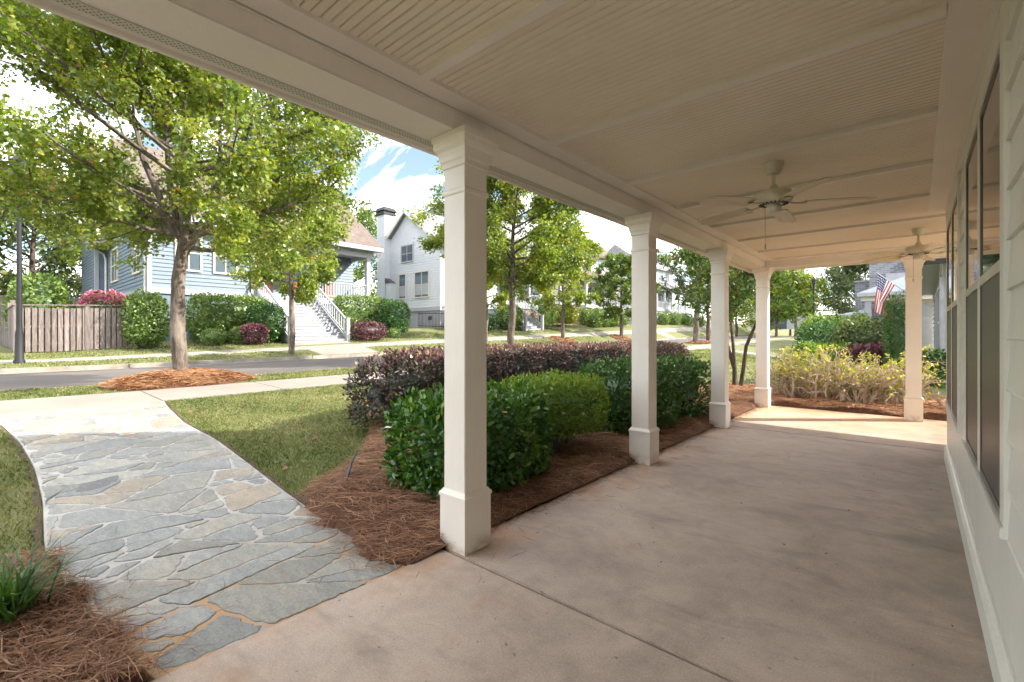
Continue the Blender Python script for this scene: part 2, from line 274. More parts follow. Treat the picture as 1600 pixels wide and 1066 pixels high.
class MB:
    def __init__(s): s.v = []; s.f = []
    def add(s, vs, fs):
        b = len(s.v); s.v += [tuple(x) for x in vs]; s.f += [tuple(i + b for i in f) for f in fs]; return s
    def box(s, x0, x1, y0, y1, z0, z1):
        return s.add([(x0, y0, z0), (x1, y0, z0), (x1, y1, z0), (x0, y1, z0), (x0, y0, z1), (x1, y0, z1), (x1, y1, z1), (x0, y1, z1)],
                     [(0, 3, 2, 1), (4, 5, 6, 7), (0, 1, 5, 4), (1, 2, 6, 5), (2, 3, 7, 6), (3, 0, 4, 7)])
    def beam(s, p, q, w, h, up=(0, 0, 1)):
        p = Vector(p); q = Vector(q); d = (q - p).normalized(); u = Vector(up)
        sd = d.cross(u); sd = sd.normalized() if sd.length > 1e-4 else Vector((1, 0, 0)); u = sd.cross(d).normalized()
        vs = [e + sd * a * w / 2 + u * b * h / 2 for e in (p, q) for a, b in ((-1, -1), (1, -1), (1, 1), (-1, 1))]
        return s.add(vs, [(0, 1, 2, 3), (7, 6, 5, 4), (0, 4, 5, 1), (1, 5, 6, 2), (2, 6, 7, 3), (3, 7, 4, 0)])
    def tube(s, pts, rads, n=8, cap=True):
        pts = [Vector(p) for p in pts]; b = len(s.v); prev = None
        for i, p in enumerate(pts):
            d = (pts[min(i + 1, len(pts) - 1)] - pts[max(i - 1, 0)]).normalized()
            if prev is None:
                a = d.orthogonal().normalized()
            else:
                a = (prev - d * prev.dot(d)); a = a.normalized() if a.length > 1e-5 else d.orthogonal().normalized()
            prev = a; c = d.cross(a)
            for j in range(n):
                t = 2 * math.pi * j / n; s.v.append(tuple(p + (a * math.cos(t) + c * math.sin(t)) * rads[i]))
        for i in range(len(pts) - 1):
            for j in range(n):
                j2 = (j + 1) % n; s.f.append((b + i * n + j, b + i * n + j2, b + (i + 1) * n + j2, b + (i + 1) * n + j))
        if cap:
            s.f.append(tuple(b + (len(pts) - 1) * n + j for j in range(n))); s.f.append(tuple(b + n - 1 - j for j in range(n)))
        return s
    def lathe(s, prof, n=24, c=(0, 0, 0)):
        b = len(s.v)
        for r, z in prof:
            for j in range(n):
                t = 2 * math.pi * j / n; s.v.append((c[0] + r * math.cos(t), c[1] + r * math.sin(t), c[2] + z))
        for i in range(len(prof) - 1):
            for j in range(n):
                j2 = (j + 1) % n; s.f.append((b + i * n + j, b + i * n + j2, b + (i + 1) * n + j2, b + (i + 1) * n + j))
        s.f.append(tuple(b + n - 1 - j for j in range(n))); s.f.append(tuple(b + (len(prof) - 1) * n + j for j in range(n)))
        return s
    def sqlathe(s, prof, cx, cy):           # square section column pieces: (half width, z)
        b = len(s.v)
        for r, z in prof: s.v += [(cx - r, cy - r, z), (cx + r, cy - r, z), (cx + r, cy + r, z), (cx - r, cy + r, z)]
        for i in range(len(prof) - 1):
            for j in range(4):
                j2 = (j + 1) % 4; s.f.append((b + i * 4 + j, b + i * 4 + j2, b + i * 4 + 4 + j2, b + i * 4 + 4 + j))
        s.f.append((b + 3, b + 2, b + 1, b)); m = b + (len(prof) - 1) * 4; s.f.append((m, m + 1, m + 2, m + 3)); return s
    def prism(s, poly, a, b, axis):         # poly in the two other axes, extruded from a to b
        n = len(poly)
        def P(p, t): return (t, p[0], p[1]) if axis == 'x' else (p[0], t, p[1]) if axis == 'y' else (p[0], p[1], t)
        return s.add([P(p, a) for p in poly] + [P(p, b) for p in poly], [tuple(range(n))[::-1], tuple(range(n, 2 * n))] + [(i, (i + 1) % n, n + (i + 1) % n, n + i) for i in range(n)])
    def build(s, name, mat, parent=None, smooth=False, bevel=0):
        me = bpy.data.meshes.new(name); me.from_pydata(s.v, [], s.f); me.materials.append(MAT[mat])
        bm = bmesh.new(); bm.from_mesh(me); bmesh.ops.recalc_face_normals(bm, faces=bm.faces)
        if bevel: bmesh.ops.bevel(bm, geom=list(bm.edges), offset=bevel, segments=2, affect='EDGES', clamp_overlap=True)
        bm.to_mesh(me); bm.free()
        if smooth:
            for p in me.polygons: p.use_smooth = True
            try: me.set_sharp_from_angle(angle=math.radians(38))
            except Exception: pass
        return link(name, me, parent)
def box(name, mat, parent, *a, bevel=0): return MB().box(*a).build(name, mat, parent, bevel=bevel)

# ------------------------------------------------------------------ scattered leaves, blades, needles
LOBED = ([(0, 0), (.16, .22), (.42, .30), (.2, .45), (.40, .66), (.14, .68), (0, 1), (-.14, .68), (-.40, .66), (-.2, .45), (-.42, .30), (-.16, .22)],)
OVAL = ([(0, 0), (.2, .28), (.22, .6), (0, 1), (-.22, .6), (-.2, .28)],)
DIAM = ([(0, 0), (.26, .5), (0, 1), (-.26, .5)],)
SLIM = ([(0, 0), (.12, .4), (0, 1), (-.12, .4)],)
def leaves(name, P, D, N, size, shape, mat, v, parent=None):
    """P positions, D leaf axis, N leaf normal (n,3); size (n,)"""
    T = np.array(shape[0], np.float32); k = len(T); n = len(P)
    D = D / (np.linalg.norm(D, axis=1, keepdims=True) + 1e-9)
    S = np.cross(D, N); S /= (np.linalg.norm(S, axis=1, keepdims=True) + 1e-9); N2 = np.cross(S, D)
    fold = np.abs(T[:, 0])[None, :, None] * .35 - ((T[:, 1] - .4) ** 2)[None, :, None] * .25
    V = P[:, None, :] + size[:, None, None] * (T[None, :, 0, None] * S[:, None, :] + T[None, :, 1, None] * D[:, None, :] + fold * N2[:, None, :])
    V = V.reshape(-1, 3); loops = np.arange(n * k); starts = np.arange(n) * k
    return link(name, fastmesh(name, V, loops, starts, mat, v), parent)
def needles(name, P, ang, tilt, L, w, mat, v, parent=None, sag=.25):
    """thin bent strips: two segments each"""
    n = len(P); d = np.stack([np.cos(ang) * np.cos(tilt), np.sin(ang) * np.cos(tilt), np.sin(tilt)], 1); s = np.stack([-np.sin(ang), np.cos(ang), np.zeros(n)], 1)
    b = rng.normal(0, .12, n)[:, None] * s * L[:, None]
    p0 = P - d * L[:, None] / 2; p2 = P + d * L[:, None] / 2; p1 = P + b + np.array([0, 0, 1]) * (L * sag * .2)[:, None]
    up = np.array([0, 0, 1.0]); sw = (s * .85 + up * .5) * w[:, None]
    V = np.stack([p0 - sw * .6, p0 + sw * .6, p1 - sw, p1 + sw, p2 - sw * .3, p2 + sw * .3], 1).reshape(-1, 3)
    base = (np.arange(n) * 6)[:, None]; L2 = (base + np.array([[0, 1, 3, 2, 2, 3, 5, 4]])).ravel()
    return link(name, fastmesh(name, V, L2, np.arange(n * 2) * 4, mat, np.repeat(v, 2)), parent)
def blades(name, P, h, w, lean, mat, v, parent=None):
    n = len(P); a = rng.uniform(0, 2 * np.pi, n); s = np.stack([np.cos(a), np.sin(a), np.zeros(n)], 1); la = rng.uniform(0, 2 * np.pi, n)
    ld = np.stack([np.cos(la), np.sin(la), np.zeros(n)], 1) * (lean * h)[:, None]
    up = np.array([0, 0, 1.0])[None]
    V = np.stack([P - s * w[:, None], P + s * w[:, None], P + ld * .35 + up * (h * .6)[:, None] + s * (w * .7)[:, None], P + ld + up * (h * .9)[:, None], P + ld * .35 + up * (h * .6)[:, None] - s * (w * .7)[:, None]], 1).reshape(-1, 3)
    return link(name, fastmesh(name, V, np.arange(n * 5), np.arange(n) * 5, mat, v), parent)

# ------------------------------------------------------------------ terrain
def ry(Y):
    Y = np.clip(Y, 2, 70); return np.where(Y < 12, .01 * (Y - 2), .1 + .035 * (Y - 12))
def gz(X, Y, street=True):
    X = np.asarray(X, float); Y = np.asarray(Y, float); u = -X
    r = ry(Y); r0 = np.minimum(r, .1)
    z = np.interp(u, [-50, 2.3, 3.2, 8.7, 11.7, 19.4], [-.03, -.03, -.02, .33, .40, .40]) + np.interp(u, [3, 9], [0, 1]) * r0 + np.interp(u, [3, 9, 19.5, 22.5], [0, .42, .42, 1]) * (r - r0)
    z = z + np.where(u > 19.5, (.06 + .01 * np.clip(Y - 2, 0, 10)) * (np.minimum(u, 26) - 19.5), 0)
    return z
def G(x, y): return float(gz(x, y))
PATH_U = np.array([2.26, 3.0, 4.0, 5.0, 6.0, 7.0, 8.0, 8.74])
PATH_L = np.array([.47, .36, .27, .33, .34, .30, .20, .08]); PATH_R = np.array([1.68, 1.67, 1.69, 1.74, 1.78, 1.73, 1.80, 1.88])
def on_path(X, Y, m=0.0):
    u = -np.asarray(X); return (u > 2.2) & (u < 8.8) & (Y > np.interp(u, PATH_U, PATH_L) - m) & (Y < np.interp(u, PATH_U, PATH_R) + m)

# ================================================================== SETTING
def grid_sheet(name, xs, ys, zf, mat):
    xs = np.array(xs); ys = np.array(ys); XX, YY = np.meshgrid(xs, ys, indexing='ij'); Z = zf(XX, YY); nx, ny = XX.shape
    V = np.stack([XX, YY, Z], -1).reshape(-1, 3); i = np.arange(nx * ny).reshape(nx, ny)
    Q = np.stack([i[:-1, :-1], i[1:, :-1], i[1:, 1:], i[:-1, 1:]], -1).reshape(-1, 4)
    return tag(link(name, fastmesh(name, V, Q.ravel(), np.arange(len(Q)) * 4, mat, smooth=True)), kind='structure')
def lin(a, b, s): return list(np.arange(a, b, s))
RA, RB = 11.80, 19.35          # street between kerbs (distance from the porch house front)
gx = [-600, -300, -150, -90, -70, -60] + lin(-52, -27, 2.5) + lin(-26, -19.45, .5) + [-19.42, -19.38, -11.78, -11.74] + lin(-11.6, -2.0, .24) + lin(-1.8, 30, 4) + [60, 200, 600]
gy = [-400, -100, -40, -20, -10, -6] + lin(-4, 12, .25) + lin(12, 40, 1) + lin(40, 90, 4) + [120, 200, 400, 800]
def zground(X, Y):
    z = gz(X, Y); u = -X; z = np.where((u > 11.76) & (u < 19.40), z - .3, z)
    u2 = (u > 2.3) & (u < 9); bumps = .008 * np.sin(X * 7.3 + np.sin(Y * 5)) * np.cos(Y * 6.1)
    z = z + np.where(u2, bumps, 0); return z - np.where(on_path(X, Y, .05), .03, 0)
grid_sheet('lawn_ground', gx, gy, zground, 'lawn_soil')
def slab(name, x0, x1, y0, y1, off, mat, parent, th=.12, gap=.006):
    x0 += gap; x1 -= gap; y0 += gap; y1 -= gap
    c = [(x0, y0), (x1, y0), (x1, y1), (x0, y1)]
    return MB().add([(x, y, G(x, y) + off - th) for x, y in c] + [(x, y, G(x, y) + off) for x, y in c],
                    [(0, 3, 2, 1), (4, 5, 6, 7), (0, 1, 5, 4), (1, 2, 6, 5), (2, 3, 7, 6), (3, 0, 4, 7)]).build(name, mat, parent, bevel=.006)
grid_sheet('street', [-RB, -17.5, -15.6, -13.7, -RA], [-60, -20] + lin(-10, 80, 2) + [120, 200], lambda X, Y: gz(np.full_like(X, -12.), Y) - .14 + .05 * (1 - ((X + 15.6) / 3.8) ** 2), 'asphalt')
grid_sheet('path_bed', [-8.72, -2.25], [-1, 2.2], lambda X, Y: gz(X, Y) - .2, 'soil')
sw = tag(bpy.data.objects.new('sidewalk', None), kind='structure'); C.objects.link(sw)
y = -9.1
while y < 62:
    slab('concrete_slab', -10.26, -8.74, y, y + 1.83, .012, 'sidewalk_concrete', sw); y += 1.83
sw2 = tag(bpy.data.objects.new('far_sidewalk', None), kind='structure'); C.objects.link(sw2)
y = -6
while y < 68:
    slab('concrete_slab', -21.9, -21.0, y, y + 1.9, .008, 'kerb_concrete', sw2); y += 1.9
wk = tag(bpy.data.objects.new('neighbour_walkway', None), kind='structure'); C.objects.link(wk)
for x in lin(-8.6, .2, 1.45): slab('concrete_slab', x, x + 1.45, 26.2, 27.5, .012, 'sidewalk_concrete', wk)
for nm, ya, yb in (('entry_walk', 9.9, 12.8), ('entry_walk', 28.3, 30.2), ('entry_walk', 47.5, 49.5)):
    e = tag(bpy.data.objects.new(nm, None), kind='structure'); C.objects.link(e)
    slab('concrete_slab', -23.0, -22.2, ya, yb, .012, 'sidewalk_concrete', e); slab('concrete_slab', -21.0, -19.6, ya, yb, .012, 'sidewalk_concrete', e)
for nm, xa, xb, ys0, ys1 in (('near_kerb', -RA - .04, -RA + .12, -12, 62), ('far_kerb', -RB - .12, -RB + .04, -12, 68)):
    kb = tag(bpy.data.objects.new(nm, None), kind='structure'); C.objects.link(kb)
    y = ys0
    while y < ys1:
        slab('kerb_stone', xa, xb, y, y + 3.05, .004, 'kerb_concrete', kb, th=.3, gap=.012); y += 3.05
    gut = MB()
    xg0, xg1 = (xb, xb + .32) if nm == 'far_kerb' else (xa - .32, xa)
    ys_ = lin(ys0, ys1, 3.05)
    for a, b in zip(ys_[:-1], ys_[1:]):
        gut.add([(xg0, a, G(-12, a) - .125), (xg1, a, G(-12, a) - .125), (xg1, b, G(-12, b) - .125), (xg0, b, G(-12, b) - .125)], [(0, 1, 2, 3)])
    g_ = gut.build('gutter_strip', 'sidewalk_concrete', kb)

# ------------------------------------------------------------------ flagstone path: every stone its own piece
fp = MB(); us = np.linspace(2.262, 8.735, 28)
for i, u in enumerate(us):
    l, r = np.interp(u, PATH_U, PATH_L), np.interp(u, PATH_U, PATH_R)
    for yy in (l, r): fp.v.append((-u, yy, G(-u, yy) + .012)); fp.v.append((-u, yy, G(-u, yy) - .12))
    if i:
        b = 4 * (i - 1); fp.f += [(b, b + 4, b + 6, b + 2), (b, b + 1, b + 5, b + 4), (b + 2, b + 6, b + 7, b + 3)]
path = tag(fp.build('flagstone_path', 'mortar'), kind='structure')
def clip(poly, a, b, c):            # keep a*x+b*y<=c
    out = []
    for i in range(len(poly)):
        p, q = poly[i], poly[(i + 1) % len(poly)]; dp = a * p[0] + b * p[1] - c; dq = a * q[0] + b * q[1] - c
        if dp <= 0: out.append(p)
        if dp * dq < 0: t = dp / (dp - dq); out.append((p[0] + t * (q[0] - p[0]), p[1] + t * (q[1] - p[1])))
    return out
sr = random.Random(41); npth = 0
def parea(p): return abs(sum(p[a][0] * p[(a + 1) % len(p)][1] - p[(a + 1) % len(p)][0] * p[a][1] for a in range(len(p)))) / 2
def crack(poly, out):               # split a slab again and again the way broken stone is laid
    A_ = parea(poly); lim = sr.choice([.035, .06, .10, .16, .22, .30])
    if A_ < lim: out.append(poly); return
    cx = sum(p[0] for p in poly) / len(poly); cy = sum(p[1] for p in poly) / len(poly)
    sxx = sum((p[0] - cx) ** 2 for p in poly); syy = sum((p[1] - cy) ** 2 for p in poly) * .42; sxy = sum((p[0] - cx) * (p[1] - cy) for p in poly) * .65
    th = .5 * math.atan2(2 * sxy, sxx - syy) + sr.uniform(-.62, .62); f = sr.uniform(-.22, .22) * math.sqrt(A_); px, py = cx + f * math.cos(th), cy + f * math.sin(th)
    n_ = (math.cos(th), math.sin(th)); c_ = n_[0] * px + n_[1] * py
    p1, p2 = clip(poly, n_[0], n_[1], c_), clip(poly, -n_[0], -n_[1], -c_)
    if len(p1) < 3 or len(p2) < 3 or min(parea(p1), parea(p2)) < .012: out.append(poly); return
    crack(p1, out); crack(p2, out)
cells = []
crack([(2.285, .02), (8.72, .02), (8.72, 1.93), (2.285, 1.93)], cells)
for pts in cells:
    sub = []
    for a in range(len(pts)):
        p, q = pts[a], pts[(a + 1) % len(pts)]; n = max(1, int(math.hypot(q[0] - p[0], q[1] - p[1]) / .03))
        for m in range(n): sub.append((p[0] + (q[0] - p[0]) * m / n, p[1] + (q[1] - p[1]) * m / n))
    cl = []
    for u, yy in sub:
        u2 = min(max(u, 2.285), 8.72); l, r = np.interp(u2, PATH_U, PATH_L) + .012, np.interp(u2, PATH_U, PATH_R) - .012
        cl.append((u2, min(max(yy, l), r)))
    dd = [cl[0]]
    for p in cl[1:]:
        if math.hypot(p[0] - dd[-1][0], p[1] - dd[-1][1]) > .02: dd.append(p)
    if len(dd) < 4: continue
    cx, cy = sum(p[0] for p in dd) / len(dd), sum(p[1] for p in dd) / len(dd)
    area = abs(sum(dd[a][0] * dd[(a + 1) % len(dd)][1] - dd[(a + 1) % len(dd)][0] * dd[a][1] for a in range(len(dd)))) / 2
    if area < .006: continue
    mg = sr.uniform(.005, .018)
    for _ in range(3):                 # soften corners
        dd = [((dd[a - 1][0] + 2.2 * dd[a][0] + dd[(a + 1) % len(dd)][0]) / 4.2, (dd[a - 1][1] + 2.2 * dd[a][1] + dd[(a + 1) % len(dd)][1]) / 4.2) for a in range(len(dd))]
    ring = []
    for p in dd:
        L_ = math.hypot(p[0] - cx, p[1] - cy) + 1e-6; t = max(.25, 1 - mg / L_) ; jx = sr.gauss(0, .005)
        ring.append((cx + (p[0] - cx) * t + jx, cy + (p[1] - cy) * t + sr.gauss(0, .005)))
    top = sr.uniform(.0155, .0195); tx, ty = sr.gauss(0, .003), sr.gauss(0, .003); n = len(ring); mb = MB(); vs = []
    for lev in range(3):
        ins = (0, 0, .007)[lev]
        for p in ring:
            L_ = math.hypot(p[0] - cx, p[1] - cy) + 1e-6; q = (cx + (p[0] - cx) * (1 - ins / L_), cy + (p[1] - cy) * (1 - ins / L_))
            h = G(-q[0], q[1]) + (-.02, top - .003, top)[lev] + (tx * (q[0] - cx) + ty * (q[1] - cy) if lev else 0); vs.append((-q[0], q[1], h))
    fs = [tuple(2 * n + a for a in range(n))]
    for lev in range(2): fs += [(lev * n + a, lev * n + (a + 1) % n, (lev + 1) * n + (a + 1) % n, (lev + 1) * n + a) for a in range(n)]
    mb.add(vs, fs); m = sr.choices(['stone_blue', 'stone_green', 'stone_tan', 'stone_dark'], [6, 6, 2.2 if cx < 6.3 else 7, .16 if area < .08 else 0])[0]
    mb.build('stone', m, path); npth += 1
for (u0, y0, a_, b_) in ((5.12, .66, .12, .17),):       # dark chip let into the walk
    n = 16; ring = [(u0 + a_ * math.cos(t) * (1 + .18 * math.sin(3 * t + u0)) + .35 * b_ * math.sin(t), y0 + b_ * math.sin(t) * (1 + .2 * math.cos(2 * t)) + .3 * a_ * math.cos(t)) for t in np.linspace(0, 2 * math.pi, n + 1)[:-1]]
    MB().add([(-p, q, G(-p, q) + .01) for p, q in ring] + [(-p, q, G(-p, q) + .0205) for p, q in ring], [tuple(range(n, 2 * n))] + [(i, (i + 1) % n, n + (i + 1) % n, n + i) for i in range(n)]).build('stone', 'stone_dark', path)
# dark soil cut along both edges of the path
for side, nm in ((PATH_L, -1), (PATH_R, 1)):
    mb = MB(); prev = None
    for u in np.linspace(2.6 if nm > 0 else 3.6, 8.7, 60):
        yy = np.interp(u, PATH_U, side) + nm * .012; w = .03 + .016 * math.sin(u * 9) + .012 * math.sin(u * 23 + 1)
        b = len(mb.v); mb.v += [(-u, yy, G(-u, yy) + .006), (-u, yy + nm * w, G(-u, yy) + .012)]
        if prev is not None: mb.f.append((prev, b, b + 1, prev + 1))
        prev = b
    tag(mb.build('path_edge_soil', 'soil'), kind='structure')

# ------------------------------------------------------------------ porch floor: concrete panels with joints
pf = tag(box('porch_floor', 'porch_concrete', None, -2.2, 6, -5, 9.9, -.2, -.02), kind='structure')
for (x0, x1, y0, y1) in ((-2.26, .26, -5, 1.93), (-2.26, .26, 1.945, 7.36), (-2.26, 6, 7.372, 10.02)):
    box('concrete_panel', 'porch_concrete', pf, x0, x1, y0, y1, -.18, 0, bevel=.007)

# ================================================================== PORCH HOUSE
house = thing('porch_house', (4.5, 1, 0), 'cream sided house whose columned front porch the view looks along', 'house')
COLS = [(-2.197, 2.07), (-2.197, 4.68), (-2.197, 7.22), (-2.197, 9.765), (-.035, 9.765)]
BZ, CZ = 2.62, 2.755
for i, (x, yv) in enumerate(COLS):
    sh = MB().sqlathe([(.0975, .33), (.0975, 2.44)], x, yv).build('column', 'porch_paint', house, bevel=.004)
    MB().sqlathe([(.115, .0), (.115, .325), (.121, .328), (.121, .345), (.108, .36), (.1, .372)], x, yv).build('column_base', 'porch_paint', sh)
    MB().sqlathe([(.0985, 2.235), (.106, 2.243), (.107, 2.262), (.0985, 2.275)], x, yv).build('neck_moulding', 'porch_paint', sh)
    MB().sqlathe([(.100, 2.405), (.108, 2.412), (.108, 2.44), (.116, 2.455), (.119, 2.48), (.128, 2.51), (.143, 2.53), (.147, 2.545), (.147, 2.57), (.155, 2.58), (.155, BZ - .0065)], x, yv).build('capital', 'porch_paint', sh)
# ceiling beam, soffit, vent strip, fascia
ce = box('ceiling', 'ceiling_paint', house, -2.15, 4.2, -5, 9.72, CZ + .012, CZ + .08)
x_in, x_out, FAS = -2.14, -2.535, 2.60
bm_ = MB().box(-2.30, x_in, -5, 9.70, BZ + .002, CZ + .05).build('beam', 'porch_paint', house, bevel=.004)
MB().box(-2.30, 4.2, 9.703, 9.88, BZ + .001, CZ + .05).build('beam', 'porch_paint', house, bevel=.004)
MB().box(x_in + .002, x_in + .012, -5, 9.69, BZ + .10, CZ - .025).build('beam_moulding', 'porch_paint', house)
sf = MB().box(-2.395, x_in + .0, -5, 9.70, BZ - .004, BZ + .0015).build('soffit_panel', 'porch_paint', house)
MB().box(-2.395, 4.2, 9.702, 10.10, BZ - .005, BZ + .0005).build('soffit_panel', 'porch_paint', house)
vs_ = MB().box(-2.453, -2.397, -5, 10.2, BZ - .009, BZ + .015).build('vent_strip', 'vent_paint', house)
MB().box(-2.396, 4.2, 10.103, 10.165, BZ - .010, BZ + .015).build('vent_strip', 'vent_paint', house)
hb = MB()                                       # punched holes of the soffit vent
for yh in np.arange(.0, 7.0, .020):
    for q in range(4):
        x = -2.4455 + q * .0140; yo = yh + (.011 if q % 2 else 0)
        hb.add([(x + 0.0036 * math.cos(t), yo + .0036 * math.sin(t), BZ - .0112) for t in np.linspace(0, 2 * math.pi, 7)[:-1]], [tuple(range(6))])
tag(hb.build('vent_holes', 'vent_hole', vs_), kind='stuff')
MB().box(-2.505, -2.455, -5, 10.21, BZ - .002, BZ + .02).build('soffit_board', 'porch_paint', house)
MB().box(-2.454, 4.2, 10.167, 10.21, BZ - .002, BZ + .02).build('soffit_board', 'porch_paint', house)
MB().box(x_out, -2.507, -5, 10.25, FAS, FAS + .24).build('fascia', 'porch_paint', house, bevel=.003)
MB().box(-2.506, 4.4, 10.213, 10.25, FAS, FAS + .24).build('fascia', 'porch_paint', house, bevel=.003)
# trim boards round the ceiling field and the cross battens
MB().box(x_in + .015, x_in + .15, -5, 9.69, CZ - .022, CZ + .012).build('ceiling_trim', 'porch_paint', ce)
MB().box(x_in + .152, 4.2, 9.56, 9.70, CZ - .022, CZ + .012).build('ceiling_trim', 'porch_paint', ce)
MB().box(.10, .245, -5, 7.0, CZ - .022, CZ + .012).build('ceiling_trim', 'porch_paint', ce)
bats = [.40, 1.57, 2.72, 3.90, 5.04, 6.20, 7.38, 8.57]
for yb in bats: MB().box(x_in + .152, .098 if yb < 7.1 else 4.2, yb - .035, yb + .035, CZ - .030, CZ + .011).build('batten', 'porch_paint', ce, bevel=.004)
pitch = .0455
def plank_mesh(x0, x1):
    h = pitch / 2; prof = [(-h + .0022, CZ + .012), (-h + .0022, CZ + .006), (-h + .0055, CZ), (h - .0055, CZ), (h - .0022, CZ + .006), (h - .0022, CZ + .012)]
    me = MB().prism(prof, x0, x1, 'x').build('plank', 'ceiling_paint', ce); C.objects.unlink(me); return me.data
pm1, pm2 = plank_mesh(x_in + .10, .15), plank_mesh(x_in + .10, 4.2)
yy = .2
while yy < 9.60:
    o = bpy.data.objects.new('plank', pm1 if yy < 7.1 else pm2); C.objects.link(o); o.parent = ce; o.location = (0, yy, 0); yy += pitch
MB().box(x_in + .10, .15, -5, .17, CZ, CZ + .012).build('ceiling_sheet', 'ceiling_paint', ce)
# house wall along the porch
WX = .262
wall = box('wall', 'siding_paint', house, WX + .03, 9.5, -6, 7.05, -.1, 5.45)
box('wall_end_board', 'siding_paint', house, WX - .006, WX + .10, 6.93, 7.11, .0, CZ)
MB().prism([(WX + .03, 0), (WX - .035, 0), (WX - .035, .13), (WX - .022, .150), (WX - .012, .155), (WX - .012, .175), (WX + .03, .18)], -4, 6.928, 'y').build('base_board', 'siding_paint', house)
box('skirt_panel', 'siding_paint', house, WX - .004, WX + .029, -4, 6.928, .181, .60)
WIN = [(2.58, 4.26), (5.06, 6.72)]
segs = [(-3.0, WIN[0][0] - .115), (WIN[0][1] + .115, WIN[1][0] - .115), (WIN[1][1] + .115, 6.925)]
z = .605; ex = .182
while z < 2.72:
    z1 = min(z + ex, CZ - .03)
    for a, b in segs:
        if b - a > .05: MB().prism([(WX + .028, z), (WX - .016, z), (WX - .012, z + .004), (WX - .001, z1 + .008), (WX + .028, z1 + .008)], a, b, 'y').build('siding_board', 'siding_paint', wall)
    z += ex
box('frieze_board', 'siding_paint', house, WX - .022, WX + .028, -4, 6.928, 2.60, CZ - .022)
for a, b in WIN:
    w = MB().box(WX - .021, WX + .028, a - .113, a - .002, .60, 2.598).box(WX - .021, WX + .028, b + .002, b + .113, .60, 2.598).box(WX - .022, WX + .028, a - .001, b + .001, 2.475, 2.597).build('window', 'siding_paint', house, bevel=.003)
    MB().box(WX - .032, WX + .028, a - .12, b + .12, .602, .645).build('sill', 'siding_paint', w, bevel=.004)
    mid = (a + b) / 2; MB().box(WX - .019, WX + .028, mid - .05, mid + .05, .647, 2.473).build('mullion', 'siding_paint', w)
    for p, q in ((a, mid - .052), (mid + .052, b)):
        MB().box(WX - .017, WX + .02, p, p + .022, .647, 2.473).box(WX - .017, WX + .02, q - .022, q, .647, 2.473).box(WX - .0175, WX + .02, p + .022, q - .022, .647, .675).box(WX - .0175, WX + .02, p + .022, q - .022, 2.445, 2.473).build('sash_frame', 'frame_bronze', w)
        MB().box(WX - .018, WX + .018, p + .004, q - .004, 1.60, 1.645).build('meeting_rail', 'window_trim', w)
        MB().box(WX - .012, WX + .0, p + .022, q - .022, 1.646, 2.444).build('pane', 'window_glass', w)
        MB().box(WX - .0125, WX + .0, p + .022, q - .022, .676, 1.599).build('insect_screen', 'insect_screen', w)
# roofs of the house (mostly seen as the shade they cast)
MB().prism([(-2.56, 2.845), (-2.56, 2.875), (.25, 3.85), (.25, 3.60)], -5.2, 10.3, 'y').build('porch_roof', 'shingle_dark', house)
MB().box(.25, 4.4, 7.12, 10.3, 2.86, 3.0).build('porch_roof', 'shingle_dark', house)
MB().prism([(-.2, 5.42), (-.2, 5.5), (4.8, 8.0), (9.9, 5.5), (9.9, 5.42)], -6.4, 7.55, 'y').build('roof', 'shingle_dark', house)
MB().prism([(3.6, 5.3), (7.5, 5.3), (5.6, 7.55)], -.15, 4.7, 'x').build('gable', 'siding_paint', house)

